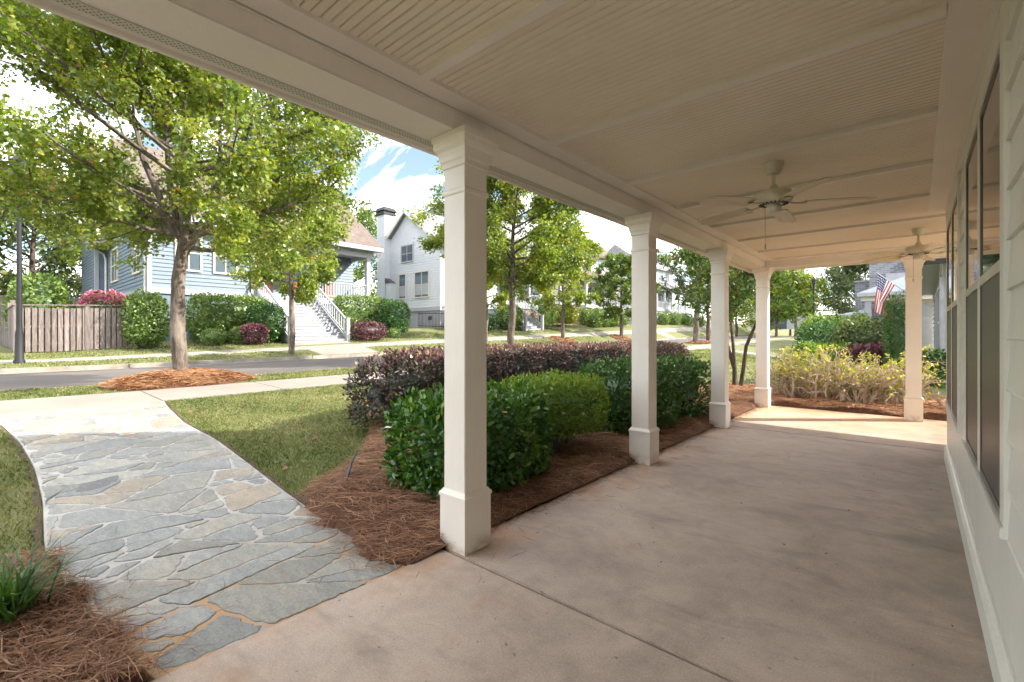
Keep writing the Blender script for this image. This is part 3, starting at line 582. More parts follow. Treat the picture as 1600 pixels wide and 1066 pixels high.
# ------------------------------------------------------------------ ceiling fans
def make_fan(name, label, a0):
    t = thing(name, (0, 0, 0), label, 'ceiling fan', 'ceiling fans of the porch')
    MB().lathe([(.02, -.095), (.045, -.09), (.062, -.06), (.072, -.02), (.075, 0)], 24).build('canopy', 'fan_paint', t, True)
    MB().lathe([(.013, -.20), (.013, -.08)], 12).lathe([(.04, -.225), (.034, -.20), (.022, -.175)], 18).build('rod', 'fan_paint', t, True)
    m = MB().lathe([(.06, -.335), (.115, -.33), (.135, -.31), (.142, -.29), (.142, -.26), (.130, -.243), (.09, -.23), (.03, -.222)], 36).build('motor_housing', 'fan_paint', t, True)
    for q in range(20):
        an = 2 * math.pi * q / 20; c_, s_ = math.cos(an), math.sin(an)
        MB().beam((.070 * c_, .070 * s_, -.3365), (.108 * c_, .108 * s_, -.3335), .009, .006).build('vent_slot', 'vent_hole', m)
    MB().lathe([(.0, -.405), (.05, -.402), (.06, -.385), (.06, -.36), (.05, -.352), (.045, -.336)], 24).build('switch_cup', 'fan_paint', t, True)
    MB().tube([(-.05, -.045, -.37), (-.052, -.047, -.40), (-.052, -.047, -.66)], [.0025] * 3, 5).lathe([(.004, -.70), (.008, -.695), (.006, -.66)], 8, (-.052, -.047, 0)).build('pull_chain', 'fan_metal', t)
    for q in range(5):
        an = math.radians(a0 + 72 * q); R = Matrix.Rotation(an, 4, 'Z')
        ir = MB()
        pts = [(.10, 0, -.325), (.145, 0, -.338), (.19, 0, -.343), (.235, 0, -.342)]
        for (p, w0), (p2, w1) in zip(zip(pts[:-1], (.03, .022, .035)), zip(pts[1:], (.022, .035, .055))): ir.beam(p, p2, (w0 + w1) / 2, .007)
        io = ir.build('blade_iron', 'fan_metal', t, bevel=.001)
        bl = MB(); n = 9; vs = []
        for iu in range(n):
            u = iu / (n - 1); r = .205 + u * .475; w = .064 + .010 * math.sin(u * 2.2) - (.03 * max(0, (u - .9) / .1) ** 2); dr = -.330 - .02 * u * u
            for sgn in (-1, 0, 1): vs.append((r, sgn * w, dr + sgn * w * .17 + (.006 if sgn == 0 else 0)))
        b2 = [(x, y, z - .007) for x, y, z in vs]; m_ = len(vs); fs = []
        for iu in range(n - 1):
            for s_ in range(2):
                a = iu * 3 + s_; fs += [(a, a + 3, a + 4, a + 1), (m_ + a, m_ + a + 1, m_ + a + 4, m_ + a + 3)]
            for e in (0, 2): a = iu * 3 + e; fs.append((a, a + 3, m_ + a + 3, m_ + a))
        for e in (0, (n - 1) * 3): fs += [(e, e + 1, m_ + e + 1, m_ + e), (e + 1, e + 2, m_ + e + 2, m_ + e + 1)]
        bo = bl.add(vs, fs) .add(b2, []).build('blade', 'fan_blade', t) if False else MB().add(vs + b2, fs).build('blade', 'fan_blade', t)
        for o_ in (bo, io): o_.rotation_euler = (0, 0, an)
    return t
f1 = make_fan('ceiling_fan', 'near cream ceiling fan with five drooping blades and a pull chain', 20); f1.location = (-.88, 4.27, CZ - .002)
f2 = make_fan('ceiling_fan', 'far cream ceiling fan hanging at the end of the porch by the windows', 8); f2.location = (.02, 8.12, CZ - .002)

# ================================================================== VEGETATION BUILDERS
def rot_about(v, ax, a): return Matrix.Rotation(a, 3, ax) @ v
def tree(name, label, base, H, cb, R, tr, leaf='oak_leaf', n=12000, size=.10, shape=LOBED, seed=1, bark_='oak_bark', limbs=22, group=None, forks=(), lean=(0, 0), spread=.16, stems=1, up=.55, sub=6, taper=1.0, topr=.35, bulge=.45, lo=.25):
    r = random.Random(seed); nr = np.random.default_rng(seed); root = thing(name, base, label, 'tree', group); B = Vector(base)
    tk = MB(); bm2 = MB(); tips = []          # tips: (p, q) twig segments
    leaders = []
    if stems == 1:
        m = 9; pts = []
        for i in range(m):
            t = i / (m - 1); pts.append(B + Vector((lean[0] * t + r.gauss(0, .035) * (i > 0) * H / 8, lean[1] * t + r.gauss(0, .035) * (i > 0) * H / 8, H * .86 * t - .08 * (i == 0))))
        rad = [tr * (1.28 if i == 0 else 1.0) * (1 - .92 * (i / (m - 1)) ** 1.15) + .008 for i in range(m)]
        pts.insert(1, pts[0].lerp(pts[1], .18)); rad.insert(1, tr * 1.02)
        tk.tube(pts, rad, 12); leaders.append((pts, rad))
    else:
        for s in range(stems):
            az = 2 * math.pi * s / stems + r.uniform(-.4, .4); m = 7; pts = []; sp = R * .55
            for i in range(m):
                t = i / (m - 1); e = sp * t ** 1.3; pts.append(B + Vector((math.cos(az) * (e + .05) + r.gauss(0, .03), math.sin(az) * (e + .05) + r.gauss(0, .03), H * .8 * t - .05 * (i == 0))))
            rad = [tr * (1 - .85 * i / (m - 1)) + .006 for i in range(m)]; tk.tube(pts, rad, 8); leaders.append((pts, rad))
    for (h, az, an, L, rr) in forks:
        P0 = B + Vector((lean[0] * h / H, lean[1] * h / H, h)); d = Vector((math.cos(az) * math.sin(an), math.sin(az) * math.sin(an), math.cos(an))); pts = [P0]
        for i in range(1, 7): d = (d + Vector((r.gauss(0, .07), r.gauss(0, .07), .06))).normalized(); pts.append(pts[-1] + d * L / 6)
        rad = [rr * (1 - .85 * i / 6) + .006 for i in range(7)]; tk.tube(pts, rad, 9); leaders.append((pts, rad))
    for li in range(limbs):
        pts, rad = leaders[li % len(leaders)] if len(leaders) > 1 and li % 3 else leaders[0]
        tz = (li + .5) / limbs; hz = cb + (H * .84 - cb) * tz ** 1.1
        zs = [p.z - B.z for p in pts]
        if hz > zs[-1]: hz = cb + (zs[-1] - cb) * tz
        hz = max(hz, zs[0] + .1); j = max(i for i in range(len(zs)) if zs[i] <= hz + 1e-6); j = min(j, len(zs) - 2); f = (hz - zs[j]) / max(1e-4, zs[j + 1] - zs[j])
        P0 = pts[j].lerp(pts[j + 1], min(1, max(0, f))); r0 = (rad[j] * (1 - f) + rad[j + 1] * f)
        prof = (1 - abs(tz - bulge) ** 1.7 * 1.9); prof = max(topr, prof); L = R * prof * r.uniform(.8, 1.12); az = li * 2.39996 + r.uniform(-.3, .3)
        el = up * (lo + 1.3 * tz) + r.uniform(-.1, .1); d = Vector((math.cos(az) * math.cos(el), math.sin(az) * math.cos(el), math.sin(el))); lp = [P0]
        for i in range(5): d = (d + Vector((r.gauss(0, .1), r.gauss(0, .1), r.gauss(.02, .07)))).normalized(); lp.append(lp[-1] + d * L / 5)
        rl = min(r0 * .6, .012 + L * .014); bm2.tube(lp, [rl * (1 - .85 * i / 5) + .003 for i in range(6)], 6, False)
        for s in range(sub):
            q = .22 + .78 * (s + r.random()) / sub; k_ = min(4, int(q * 5)); f = q * 5 - k_; p0 = lp[k_].lerp(lp[k_ + 1], f)
            d2 = (lp[k_ + 1] - lp[k_]).normalized(); ax = Vector((r.gauss(0, 1), r.gauss(0, 1), r.gauss(0, 1))).normalized(); d2 = (d2 + ax * .95 + Vector((0, 0, .1))).normalized()
            L2 = L * r.uniform(.22, .45) * (1.25 - .6 * q); q1 = p0 + d2 * L2 * .5 + Vector((0, 0, r.gauss(0, .04))); q2 = p0 + d2 * L2 + Vector((r.gauss(0, .06), r.gauss(0, .06), r.gauss(-.03, .08))) * L2
            bm2.tube([p0, q1, q2], [rl * .35 + .002, rl * .22 + .002, .002], 4, False); tips += [(p0, q1), (q1, q2), (q1, q2)]
            for _ in range(2):
                ax = Vector((r.gauss(0, 1), r.gauss(0, 1), r.gauss(0, .8))).normalized(); q3 = q1.lerp(q2, r.random()); q4 = q3 + (d2 * .5 + ax).normalized() * L2 * r.uniform(.3, .6)
                bm2.tube([q3, q4], [rl * .15 + .0018, .0015], 3, False); tips += [(q3, q4), (q3, q4)]
    tk.build('trunk', bark_, root, True); bm2.build('branches', bark_, root, True)
    A = np.array([[*a] for a, b in tips]); Bq = np.array([[*b] for a, b in tips]); ix = nr.integers(0, len(tips), n); t = nr.random(n)[:, None] ** .7
    P = A[ix] + (Bq[ix] - A[ix]) * t + nr.normal(0, spread * .55, (n, 3)); P[:, 2] -= spread * .2
    D = (Bq[ix] - A[ix]); D /= np.linalg.norm(D, axis=1, keepdims=True) + 1e-6; D = D * .6 + nr.normal(0, .7, (n, 3)); D[:, 2] -= .25
    N = nr.normal(0, .75, (n, 3)); N[:, 2] += .7
    tv = nr.random(len(tips)); v = np.clip(.55 * tv[ix] + .45 * nr.random(n) + nr.normal(0, .05, n), 0, 1) ** 1.05
    leaves('crown', P, D, N, size * nr.uniform(.6, 1.2, n), shape, leaf, v, root); return root

def superpts(nr, n, a, b, c, e, lump=.05, seed=0):
    q = nr.uniform(-1, 1, (n, 3)); ax = nr.choice(3, n, p=np.array([b * c, a * c, a * b]) / (b * c + a * c + a * b)); sg = nr.choice([-1, 1], n); q[np.arange(n), ax] = sg
    den = (np.abs(q) ** e).sum(1) ** (1 / e); q = q / den[:, None]
    lum = 1 + lump * (np.sin(q[:, 0] * 5.1 + seed) * np.cos(q[:, 1] * 4.3 + seed * 2) + .6 * np.sin(q[:, 2] * 7 + q[:, 0] * 6 + seed))
    nrm = np.sign(q) * np.abs(q) ** (e - 1) / np.array([a, b, c]); nrm /= np.linalg.norm(nrm, axis=1, keepdims=True) + 1e-9
    return q * np.array([a, b, c]) * lum[:, None], nrm
def bush(name, label, cat, cx, cy, a, b, h, leaf, n, size, e=5, shape=OVAL, group=None, seed=1, lift=.06, lump=.05, depth=.10, bloom=None, nb=0, stems=7, z0=None, bl_size=None, parent=None, tops=0):
    nr = np.random.default_rng(seed); r = random.Random(seed); gz0 = G(cx, cy) if z0 is None else z0
    root = thing(name, (cx, cy, gz0), label, cat, group); c = (h - lift) / 2; ctr = np.array([cx, cy, gz0 + lift + c])
    Pq, N = superpts(nr, n, a, b, c, e, lump, seed); dq = nr.random(n) ** 1.8 * depth; P = ctr + Pq - N * dq[:, None] + nr.normal(0, size * .25, (n, 3))
    D = N * .55 + nr.normal(0, .6, (n, 3)); D[:, 2] += .25; NN = N * .9 + nr.normal(0, .55, (n, 3)); NN[:, 2] += .3
    v = np.clip(nr.random(n) * .62 + .30 * (np.sin(Pq[:, 0] * 9 + seed) * np.sin(Pq[:, 1] * 8) * .5 + .5) + .1 * nr.random(n), 0, 1)
    k_ = P[:, 2] > gz0 + .02; leaves('foliage', P[k_], D[k_], NN[k_], size * nr.uniform(.6, 1.25, k_.sum()), shape, leaf, v[k_], root)
    if tops:
        Pq, N = superpts(nr, tops * 3, a, b, c, e, lump, seed); k_ = N[:, 2] > .5; Pq, N = Pq[k_], N[k_]; m = len(Pq); P = ctr + Pq + nr.uniform(0, 1, (m, 1)) * np.array([0, 0, size * 1.6])
        D = nr.normal(0, .45, (m, 3)); D[:, 2] += .9; go_ = leaves('new_growth', P, D, nr.normal(0, 1, (m, 3)), size * nr.uniform(.7, 1.3, m), shape, leaf, np.clip(.7 + nr.normal(0, .2, m), 0, 1), root); go_['kind'] = 'stuff'
    # inner mass of twigs and leaves
    M = 10; th = np.linspace(0, 2 * math.pi, 17)[:-1]; mb = MB(); s_ = 1 - min(.4, depth * 1.3 / min(a, b, c))
    for ph in np.linspace(-1.45, 1.45, M):
        for t in th:
            q = np.array([math.cos(ph) * math.cos(t), math.cos(ph) * math.sin(t), math.sin(ph)]); q /= (np.abs(q) ** e).sum() ** (1 / e); mb.v.append(tuple(ctr + q * np.array([max(x_ * .45, x_ - depth * 1.5) for x_ in (a, b, c)]) * (1 + nr.normal(0, .012))))
    for i in range(M - 1):
        for j in range(16): mb.f.append((i * 16 + j, i * 16 + (j + 1) % 16, i * 16 + 16 + (j + 1) % 16, i * 16 + 16 + j))
    mb.f.append(tuple(range(16))[::-1]); mb.f.append(tuple((M - 1) * 16 + j for j in range(16)))
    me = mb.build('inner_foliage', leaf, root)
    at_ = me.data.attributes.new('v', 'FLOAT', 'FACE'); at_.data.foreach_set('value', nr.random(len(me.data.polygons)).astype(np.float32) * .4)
    if stems:
        st = MB()
        for i in range(stems):
            x, y_ = r.uniform(-.6, .6) * a, r.uniform(-.6, .6) * b; st.tube([(cx + x * .6, cy + y_ * .6, gz0 - .03), (cx + x * .8, cy + y_ * .8, gz0 + h * .3), (cx + x * 1.3, cy + y_ * 1.3, gz0 + h * .75)], [.014, .010, .004], 5)
        st.build('stems', 'dark_bark', root)
    if bloom:
        Pq, N = superpts(nr, nb * 3, a, b, c, e, lump, seed); k_ = N[:, 2] > .15; Pq, N = Pq[k_][:nb], N[k_][:nb]; m = len(Pq); P = ctr + Pq * 1.02
        leaves('blossom', P, N + nr.normal(0, .6, (m, 3)), N + nr.normal(0, .6, (m, 3)), (bl_size or size) * nr.uniform(.7, 1.3, m), OVAL, bloom, nr.random(m), root)
    return root

# ================================================================== TREES ALONG THE STREET
tree('oak_tree', 'large spreading oak with forked trunk in a pine straw ring beside the sidewalk', (-10.98, 2.66, G(-10.98, 2.66) + .16), 8.8, 2.45, 4.05, .13, 'oak_leaf', 125000, .088, LOBED, 5, limbs=48, sub=10,
     forks=((2.45, .95, .42, 3.6, .085), (2.65, -1.9, .55, 3.3, .075), (2.55, 3.6, .35, 4.0, .07)), lean=(-.1, .15), spread=.16, up=.5, group='oaks along the street', bulge=.36, topr=.5, lo=.18)
tree('oak_tree', 'young thin-trunked oak in front of the blue house stairs', (-20.2, 8.83, G(-20.2, 8.83)), 8.2, 2.7, 2.5, .12, 'oak_leaf', 20000, .15, LOBED, 8, limbs=24, group='oaks along the street', spread=.2, lo=.1, sub=7)
tree('oak_tree', 'tall oak seen between the nearest and second porch column', (-11.1, 12.8, G(-11.1, 12.8)), 7.6, 2.5, 3.3, .135, 'oak_leaf', 75000, .11, LOBED, 14, limbs=36, group='oaks along the street', lean=(.1, -.1), spread=.2, up=.5, topr=.5, sub=8)
tree('oak_tree', 'slender oak just right of the nearest porch column across the street', (-20.4, 21.0, G(-20.4, 21.)), 7.5, 2.3, 2.2, .12, 'oak_leaf', 8000, .2, LOBED, 21, limbs=20, group='oaks along the street')
tree('oak_tree', 'bright green oak in front of the yellow-green hedge across the street', (-20.2, 29.1, G(-20.2, 29.1)), 9.5, 2.2, 3.1, .15, 'oak_leaf', 12000, .22, LOBED, 25, limbs=26, group='oaks along the street', sub=7)
tree('oak_tree', 'dark green oak just left of the second porch column across the street', (-20.0, 38.0, G(-20, 38.)), 8.2, 2.0, 3.2, .17, 'oak_leaf_dark', 12000, .25, LOBED, 29, limbs=26, group='oaks along the street', up=.35, sub=7)
tree('street_tree', 'pale-barked tree with a wispy crown between the second and third porch columns', (-11.3, 32.0, G(-11.3, 32.)), 8.0, 2.6, 2.9, .2, 'pine_leaf', 9000, .24, SLIM, 33, limbs=24, lean=(.2, .3))
tree('street_tree', 'slim dark-trunked tree beside the pale-barked one on the far verge', (-11.0, 33.6, G(-11, 33.6)), 7.5, 3.0, 2.4, .13, 'oak_leaf', 6000, .24, LOBED, 35, 'dark_bark', limbs=20)
tree('crape_myrtle', 'multi-stemmed crape myrtle behind the third porch column with reddening leaves', (-3.3, 12.1, G(-3.3, 12.1)), 4.1, 1.75, 1.55, .048, 'myrtle_leaf', 8500, .11, OVAL, 42, 'dark_bark', limbs=28, stems=3, up=.5, spread=.14, sub=7, topr=.55)

# ================================================================== NEAR SHRUBS
def flower(root, pos, mat, r0=.032, seed=1):
    r = random.Random(seed); mb = MB()
    for ring, k_ in ((1, 6), (.6, 5)):
        for i in range(k_):
            an = 2 * math.pi * i / k_ + r.uniform(-.2, .2); d = Vector((math.cos(an), math.sin(an), .45 if ring == 1 else 1.1)).normalized(); s = d.cross(Vector((0, 0, 1))).normalized(); L = r0 * ring * r.uniform(.85, 1.2)
            p = Vector(pos); mb.add([p, p + d * L * .5 + s * L * .38, p + d * L + Vector((0, 0, -.2 * L)), p + d * L * .5 - s * L * .38], [(0, 1, 2, 3)])
    return mb.build('flower', mat, root)
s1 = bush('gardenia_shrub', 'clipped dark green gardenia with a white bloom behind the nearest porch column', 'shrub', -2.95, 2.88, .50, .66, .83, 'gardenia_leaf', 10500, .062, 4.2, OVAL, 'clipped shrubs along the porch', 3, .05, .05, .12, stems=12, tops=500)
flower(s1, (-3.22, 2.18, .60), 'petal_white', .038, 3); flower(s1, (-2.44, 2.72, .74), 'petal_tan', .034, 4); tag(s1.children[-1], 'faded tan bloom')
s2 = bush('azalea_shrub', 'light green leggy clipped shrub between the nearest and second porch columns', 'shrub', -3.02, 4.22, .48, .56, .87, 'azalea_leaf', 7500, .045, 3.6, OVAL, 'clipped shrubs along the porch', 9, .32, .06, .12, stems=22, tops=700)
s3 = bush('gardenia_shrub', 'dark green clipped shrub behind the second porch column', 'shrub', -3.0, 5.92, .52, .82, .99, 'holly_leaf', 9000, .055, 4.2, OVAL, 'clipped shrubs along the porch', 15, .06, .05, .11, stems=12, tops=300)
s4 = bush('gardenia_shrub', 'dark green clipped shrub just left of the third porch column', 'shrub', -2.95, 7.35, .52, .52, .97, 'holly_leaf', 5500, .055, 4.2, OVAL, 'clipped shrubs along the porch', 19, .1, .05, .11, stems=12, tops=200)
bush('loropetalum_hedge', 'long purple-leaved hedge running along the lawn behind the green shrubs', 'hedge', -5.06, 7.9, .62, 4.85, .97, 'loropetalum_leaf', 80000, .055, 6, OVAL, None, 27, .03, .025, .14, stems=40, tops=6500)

def sparse_shrub(name, label, cx, cy, R, h, seed, ntw=26, nl=420, leaf='yellow_leaf', group=None):
    r = random.Random(seed); nr = np.random.default_rng(seed); z0 = G(cx, cy) + .03; root = thing(name, (cx, cy, z0), label, 'shrub', group); tw = MB(); tips = []
    def grow(p, d, L, rad, lev):
        q1 = p + d * L * .5 + Vector((r.gauss(0, .1), r.gauss(0, .1), r.gauss(0, .06))) * L; q2 = q1 + (d + Vector((r.gauss(0, .35), r.gauss(0, .35), r.gauss(.05, .25)))).normalized() * L * .5; q2.z = min(q2.z, z0 + h * r.uniform(.92, 1.05))
        tw.tube([p, q1, q2], [rad * 1.9, rad * 1.55, rad * 1.1], 5 if lev < 2 else 3, False); tips.append((q1, q2)); tips.append((p, q1)) if lev else None
        if lev < 3:
            for _ in range((3, 3, 1)[lev]):
                s0 = q1.lerp(q2, r.random()) if r.random() < .75 else p.lerp(q1, r.uniform(.3, 1)); d2 = (d * .55 + Vector((r.gauss(0, .75), r.gauss(0, .75), r.gauss(.25, .5)))).normalized(); grow(s0, d2, L * r.uniform(.42, .68), max(.0016, rad * r.uniform(.45, .65)), lev + 1)
    for i in range(ntw // 2):
        az = r.uniform(0, 2 * math.pi); sl_ = r.uniform(.1, .75); p = Vector((cx + r.gauss(0, R * .3), cy + r.gauss(0, R * .3), z0 - .03)); grow(p, Vector((math.cos(az) * sl_, math.sin(az) * sl_, 1)).normalized(), h * r.uniform(.5, .8), r.uniform(.006, .015), 0)
    tw.build('twigs', 'twig_bark', root)
    A = np.array([[*a] for a, b in tips]); B = np.array([[*b] for a, b in tips]); w_ = np.clip(B[:, 2] - z0, .05, None) ** 1.0; ix = nr.choice(len(tips), nl, p=w_ / w_.sum())
    P = A[ix] + (B[ix] - A[ix]) * nr.random((nl, 1)) + nr.normal(0, .015, (nl, 3)); leaves('foliage', P, nr.normal(0, 1, (nl, 3)), nr.normal(0, .6, (nl, 3)) + np.array([0, 0, .7]), nr.uniform(.045, .085, nl), OVAL, leaf, nr.random(nl), root); return root
sp_lab = ['twiggy yellow-green shrub nearest the porch corner column', 'twiggy half-bare shrub second from the porch corner column', 'twiggy half-bare shrub with a thick fork in the middle of the porch end row', 'twiggy yellow-green shrub just left of the last porch column', 'bare arching shrub right of the last porch column by the windows']
for i, (x, yv) in enumerate(((-2.05, 10.95), (-1.45, 11.05), (-.85, 10.85), (-.3, 11.1), (.72, 10.9))):
    sparse_shrub('twiggy_shrub', sp_lab[i], x, yv, .52, 1.10, 60 + i, 34 if i < 4 else 24, (650, 420, 380, 560, 120)[i], group='twiggy shrubs at the porch end')
for i, (x, yv, l) in enumerate(((-1.75, 11.6, 'yellow-leaved twiggy shrub in the back row behind the corner column'), (-1.0, 11.65, 'yellow-leaved twiggy shrub in the middle of the back row'), (-.3, 11.75, 'yellow-leaved twiggy shrub in the back row behind the last column'))):
    sparse_shrub('twiggy_shrub', l, x, yv, .55, 1.08, 80 + i, 28, 800, group='twiggy shrubs at the porch end')

# ------------------------------------------------------------------ liriope clump (lower left)
def clump(name, label, cx, cy, n, h, seed, mat='liriope_blade'):
    nr = np.random.default_rng(seed); z0 = G(cx, cy) + .03; V = []; L = []; S = []; vv = []
    for i in range(n):
        az = nr.uniform(0, 2 * np.pi); rr = h * nr.uniform(.5, 1.05); out = nr.uniform(.35, .95); b = np.array([cx + nr.normal(0, .05), cy + nr.normal(0, .05), z0]); d = np.array([math.cos(az), math.sin(az), 0]); s = np.array([-d[1], d[0], 0]) * nr.uniform(.004, .0065); base = len(V)
        for k_ in range(6):
            t = k_ / 5; p = b + d * rr * out * t ** 1.4 + np.array([0, 0, rr * (t * 1.15 - .62 * out * t * t)]); w = (1 - t ** 3) * 1.0 + .05; V += [p - s * w, p + s * w]
        for k_ in range(5): S.append(len(L)); L += [base + 2 * k_, base + 2 * k_ + 1, base + 2 * k_ + 3, base + 2 * k_ + 2]; vv.append(nr.random() * .6 + .4 * (i % 2))
    root = thing(name, (cx, cy, z0), label, 'plant'); link('leaf_blades', fastmesh('leaf_blades', np.array(V), np.array(L), np.array(S), mat, vv), root); return root
clump('liriope_clump', 'dark green strappy grass-like clump in pine straw at the lower left', -3.16, .07, 280, .41, 5)
clump('liriope_clump', 'small strappy green tuft poking from straw beside the gardenia and purple hedge', -3.78, 2.50, 34, .22, 6)

# ================================================================== GRASS, STRAW (uncountable)
BEDY = [1.62, 1.70, 1.98, 2.59, 3.08, 3.4, 12.6]; BEDU = [3.35, 3.72, 3.95, 4.35, 4.95, 5.5, 5.45]
def on_bed(X, Y, m=0):
    u = -X; return ((Y > 1.62) & (Y < 12.6) & (u < np.interp(Y, BEDY, BEDU) + m)) | ((Y < np.interp(u, PATH_U, PATH_L) + .02) & (u < 3.78 + m + .1 * np.sin(Y * 9)))
def grass(name, label, x0, x1, y0, y1, dens, h, w, mask=None, seed=1, patch=1.0):
    nr = np.random.default_rng(seed); n = int((x1 - x0) * (y1 - y0) * dens); X = nr.uniform(x0, x1, n); Y = nr.uniform(y0, y1, n); k_ = np.ones(n, bool)
    if mask is not None: k_ = mask(X, Y)
    pt = np.sin(X * 1.7 + np.sin(Y * 1.3) * 1.4) * np.sin(Y * 1.9 + np.sin(X * 2.1)) + .6 * np.sin(X * 5.3 + Y * 3.1) * np.sin(Y * 6.7 - X * 2.2); k_ &= nr.random(n) < .72 + .25 * pt
    X, Y, pt = X[k_], Y[k_], pt[k_]; n = len(X); v = np.clip(.42 - .16 * pt * patch + nr.normal(0, .2, n), 0, 1); P = np.stack([X, Y, gz(X, Y) - .004], 1)
    return tag(blades(name, P, h * nr.uniform(.5, 1.25, n), w * nr.uniform(.7, 1.3, n), nr.uniform(.3, 1.3, n), 'grass_blade', v), label, 'grass', kind='stuff')
grass('lawn_grass', 'patchy short lawn grass right and left of the flagstone path', -8.72, -2.9, -2.6, 6.0, 4600, .036, .0032, lambda X, Y: ~on_path(X, Y, .02) & ~on_bed(X, Y) & ((Y < 5.6) | (X < -5.4)), 3)
grass('lawn_grass', 'short lawn grass beyond the purple hedge towards the sidewalk', -8.72, -5.4, 6.0, 25, 500, .05, .007, None, 4)
grass('verge_grass', 'dry grass strip between the sidewalk and the street', -11.72, -10.28, -6, 22, 1300, .045, .006, lambda X, Y: ((X + 10.98) ** 2 + ((Y - 2.66) / 1.25) ** 2) > .95, 5, 1.3)
grass('lawn_grass', 'green lawn grass across the street before the blue house', -24.5, -19.5, -4, 34, 260, .06, .012, lambda X, Y: ((X < -22.2) | (X > -21.0)) & ~((Y > 9.9) & (Y < 12.8)), 6, .5)
grass('lawn_grass', 'sunny lawn beyond the end of the porch', -8.6, 0, 12.6, 26, 330, .055, .008, None, 7)

def straw(name, label, xs, ys, zf, mask, n, seed, mat='pine_straw', L=.19, w=.0017, base='straw_base', lift=.02):
    XX, YY = np.meshgrid(xs, ys, indexing='ij'); M = mask(XX, YY); Z = np.where(M, zf(XX, YY), gz(XX, YY) - .07); nx, ny = XX.shape; V = np.stack([XX, YY, Z], -1).reshape(-1, 3); i = np.arange(nx * ny).reshape(nx, ny)
    Q = np.stack([i[:-1, :-1], i[1:, :-1], i[1:, 1:], i[:-1, 1:]], -1).reshape(-1, 4); anyM = (M[:-1, :-1] | M[1:, :-1] | M[1:, 1:] | M[:-1, 1:]).ravel(); Q = Q[anyM]
    nr = np.random.default_rng(seed); root = thing(name, (float(np.mean(xs)), float(np.mean(ys)), 0), label, 'pine straw'); root['kind'] = 'stuff'
    link('straw_mat', fastmesh('straw_mat', V, Q.ravel(), np.arange(len(Q)) * 4, base, smooth=True), root)
    X = nr.uniform(xs[0], xs[-1], n * 3); Y = nr.uniform(ys[0], ys[-1], n * 3); k_ = mask(X, Y); X, Y = X[k_][:n], Y[k_][:n]; m = len(X)
    P = np.stack([X, Y, zf(X, Y) + nr.random(m) ** 1.5 * lift + .003], 1); field = np.sin(X * 5 + np.sin(Y * 4) * 2) * 1.1 + nr.normal(0, 1.5, m)
    needles('straw_needles', P, field, nr.normal(0, .16, m), L * nr.uniform(.55, 1.2, m), w * nr.uniform(.8, 1.5, m), mat, np.clip(nr.beta(2, 2.2, m), 0, 1), root); return root
def bedz(X, Y):
    u = -X; e = np.clip((u - 2.2) / .22, 0, 1); f = np.clip((np.interp(Y, BEDY, BEDU) - u) / .3, 0, 1); s = np.clip((Y - 1.60) / .35, 0, 1)
    return gz(X, Y) + .036 + e * (.085 * np.minimum(f, s) + .022 * np.sin(X * 6.1 + Y * 2) * np.cos(Y * 5.3) + .012 * np.sin(X * 17) * np.sin(Y * 15))
straw('pine_straw_bed', 'reddish pine straw bed under the shrubs along the porch edge', np.arange(-5.3, -2.19, .06), np.arange(1.5, 10.0, .06), bedz,
      lambda X, Y: (Y > 1.60 + .05 * np.sin(X * 8)) & (-X < np.interp(Y, BEDY, BEDU) - .02 + .05 * np.sin(Y * 11)) & (-X < 5.2) & (-X > 2.205 + .012 * np.sin(Y * 13)), 46000, 5, lift=.045)
straw('pine_straw_bed', 'pine straw drift around the strappy clump at the lower left of the path', np.arange(-3.95, -2.1, .06), np.arange(-1.2, .5, .06), lambda X, Y: gz(X, Y) + .05 + .05 * np.clip((np.interp(-X, PATH_U, PATH_L) - Y) / .3, 0, 1) + .015 * np.sin(X * 9) * np.cos(Y * 8),
      lambda X, Y: (Y < np.interp(-X, PATH_U, PATH_L) + .01 + .04 * np.sin(X * 11)) & (-X < 3.8 + .06 * np.sin(Y * 8)) & (-X > 2.27), 13000, 6)
straw('pine_straw_bed', 'sunlit pine straw under the twiggy shrubs at the porch end', np.arange(-3.9, 2.5, .08), np.arange(9.72, 12.7, .08), lambda X, Y: gz(X, Y) + .07 + .03 * np.sin(X * 6) * np.cos(Y * 5) + .05 * np.clip((Y - 9.9) / .3, 0, 1),
      lambda X, Y: (Y > 10.03 + .03 * np.sin(X * 9)) & (Y < 12.6) | ((X < -2.3) & (Y > 9.72)), 22000, 7, 'fresh_straw', .2, .003)
def ring(cx, cy, rx, ry_, hh): return lambda X, Y: gz(X, Y) + .03 + hh * np.clip(1 - ((X - cx) / rx) ** 2 - ((Y - cy) / ry_) ** 2, 0, 1) + .012 * np.sin(X * 14) * np.cos(Y * 11)
def ringm(cx, cy, rx, ry_): return lambda X, Y: ((X - cx) / rx) ** 2 + ((Y - cy) / ry_) ** 2 < 1 + .1 * np.sin(np.arctan2(Y - cy, X - cx) * 5)
straw('pine_straw_ring', 'orange pine straw ring around the foot of the large oak', np.arange(-12, -9.9, .07), np.arange(1.1, 4.3, .07), ring(-10.98, 2.66, .72, 1.25, .22), ringm(-10.98, 2.66, .72, 1.25), 9000, 8, 'fresh_straw', .22, .004, lift=.04)
for j, (x, yv, l) in enumerate(((-20.2, 29.1, 'straw ring under the bright green oak across the street'), (-20.0, 38., 'straw ring under the dark green oak across the street'), (-11.2, 32.7, 'straw ring under the pale-barked tree'))):
    straw('pine_straw_ring', l, np.arange(x - 1.3, x + 1.3, .15), np.arange(yv - 1.5, yv + 1.5, .15), ring(x, yv, 1.0, 1.2, .15), ringm(x, yv, 1.0, 1.2), 900, 20 + j, 'fresh_straw', .35, .012)
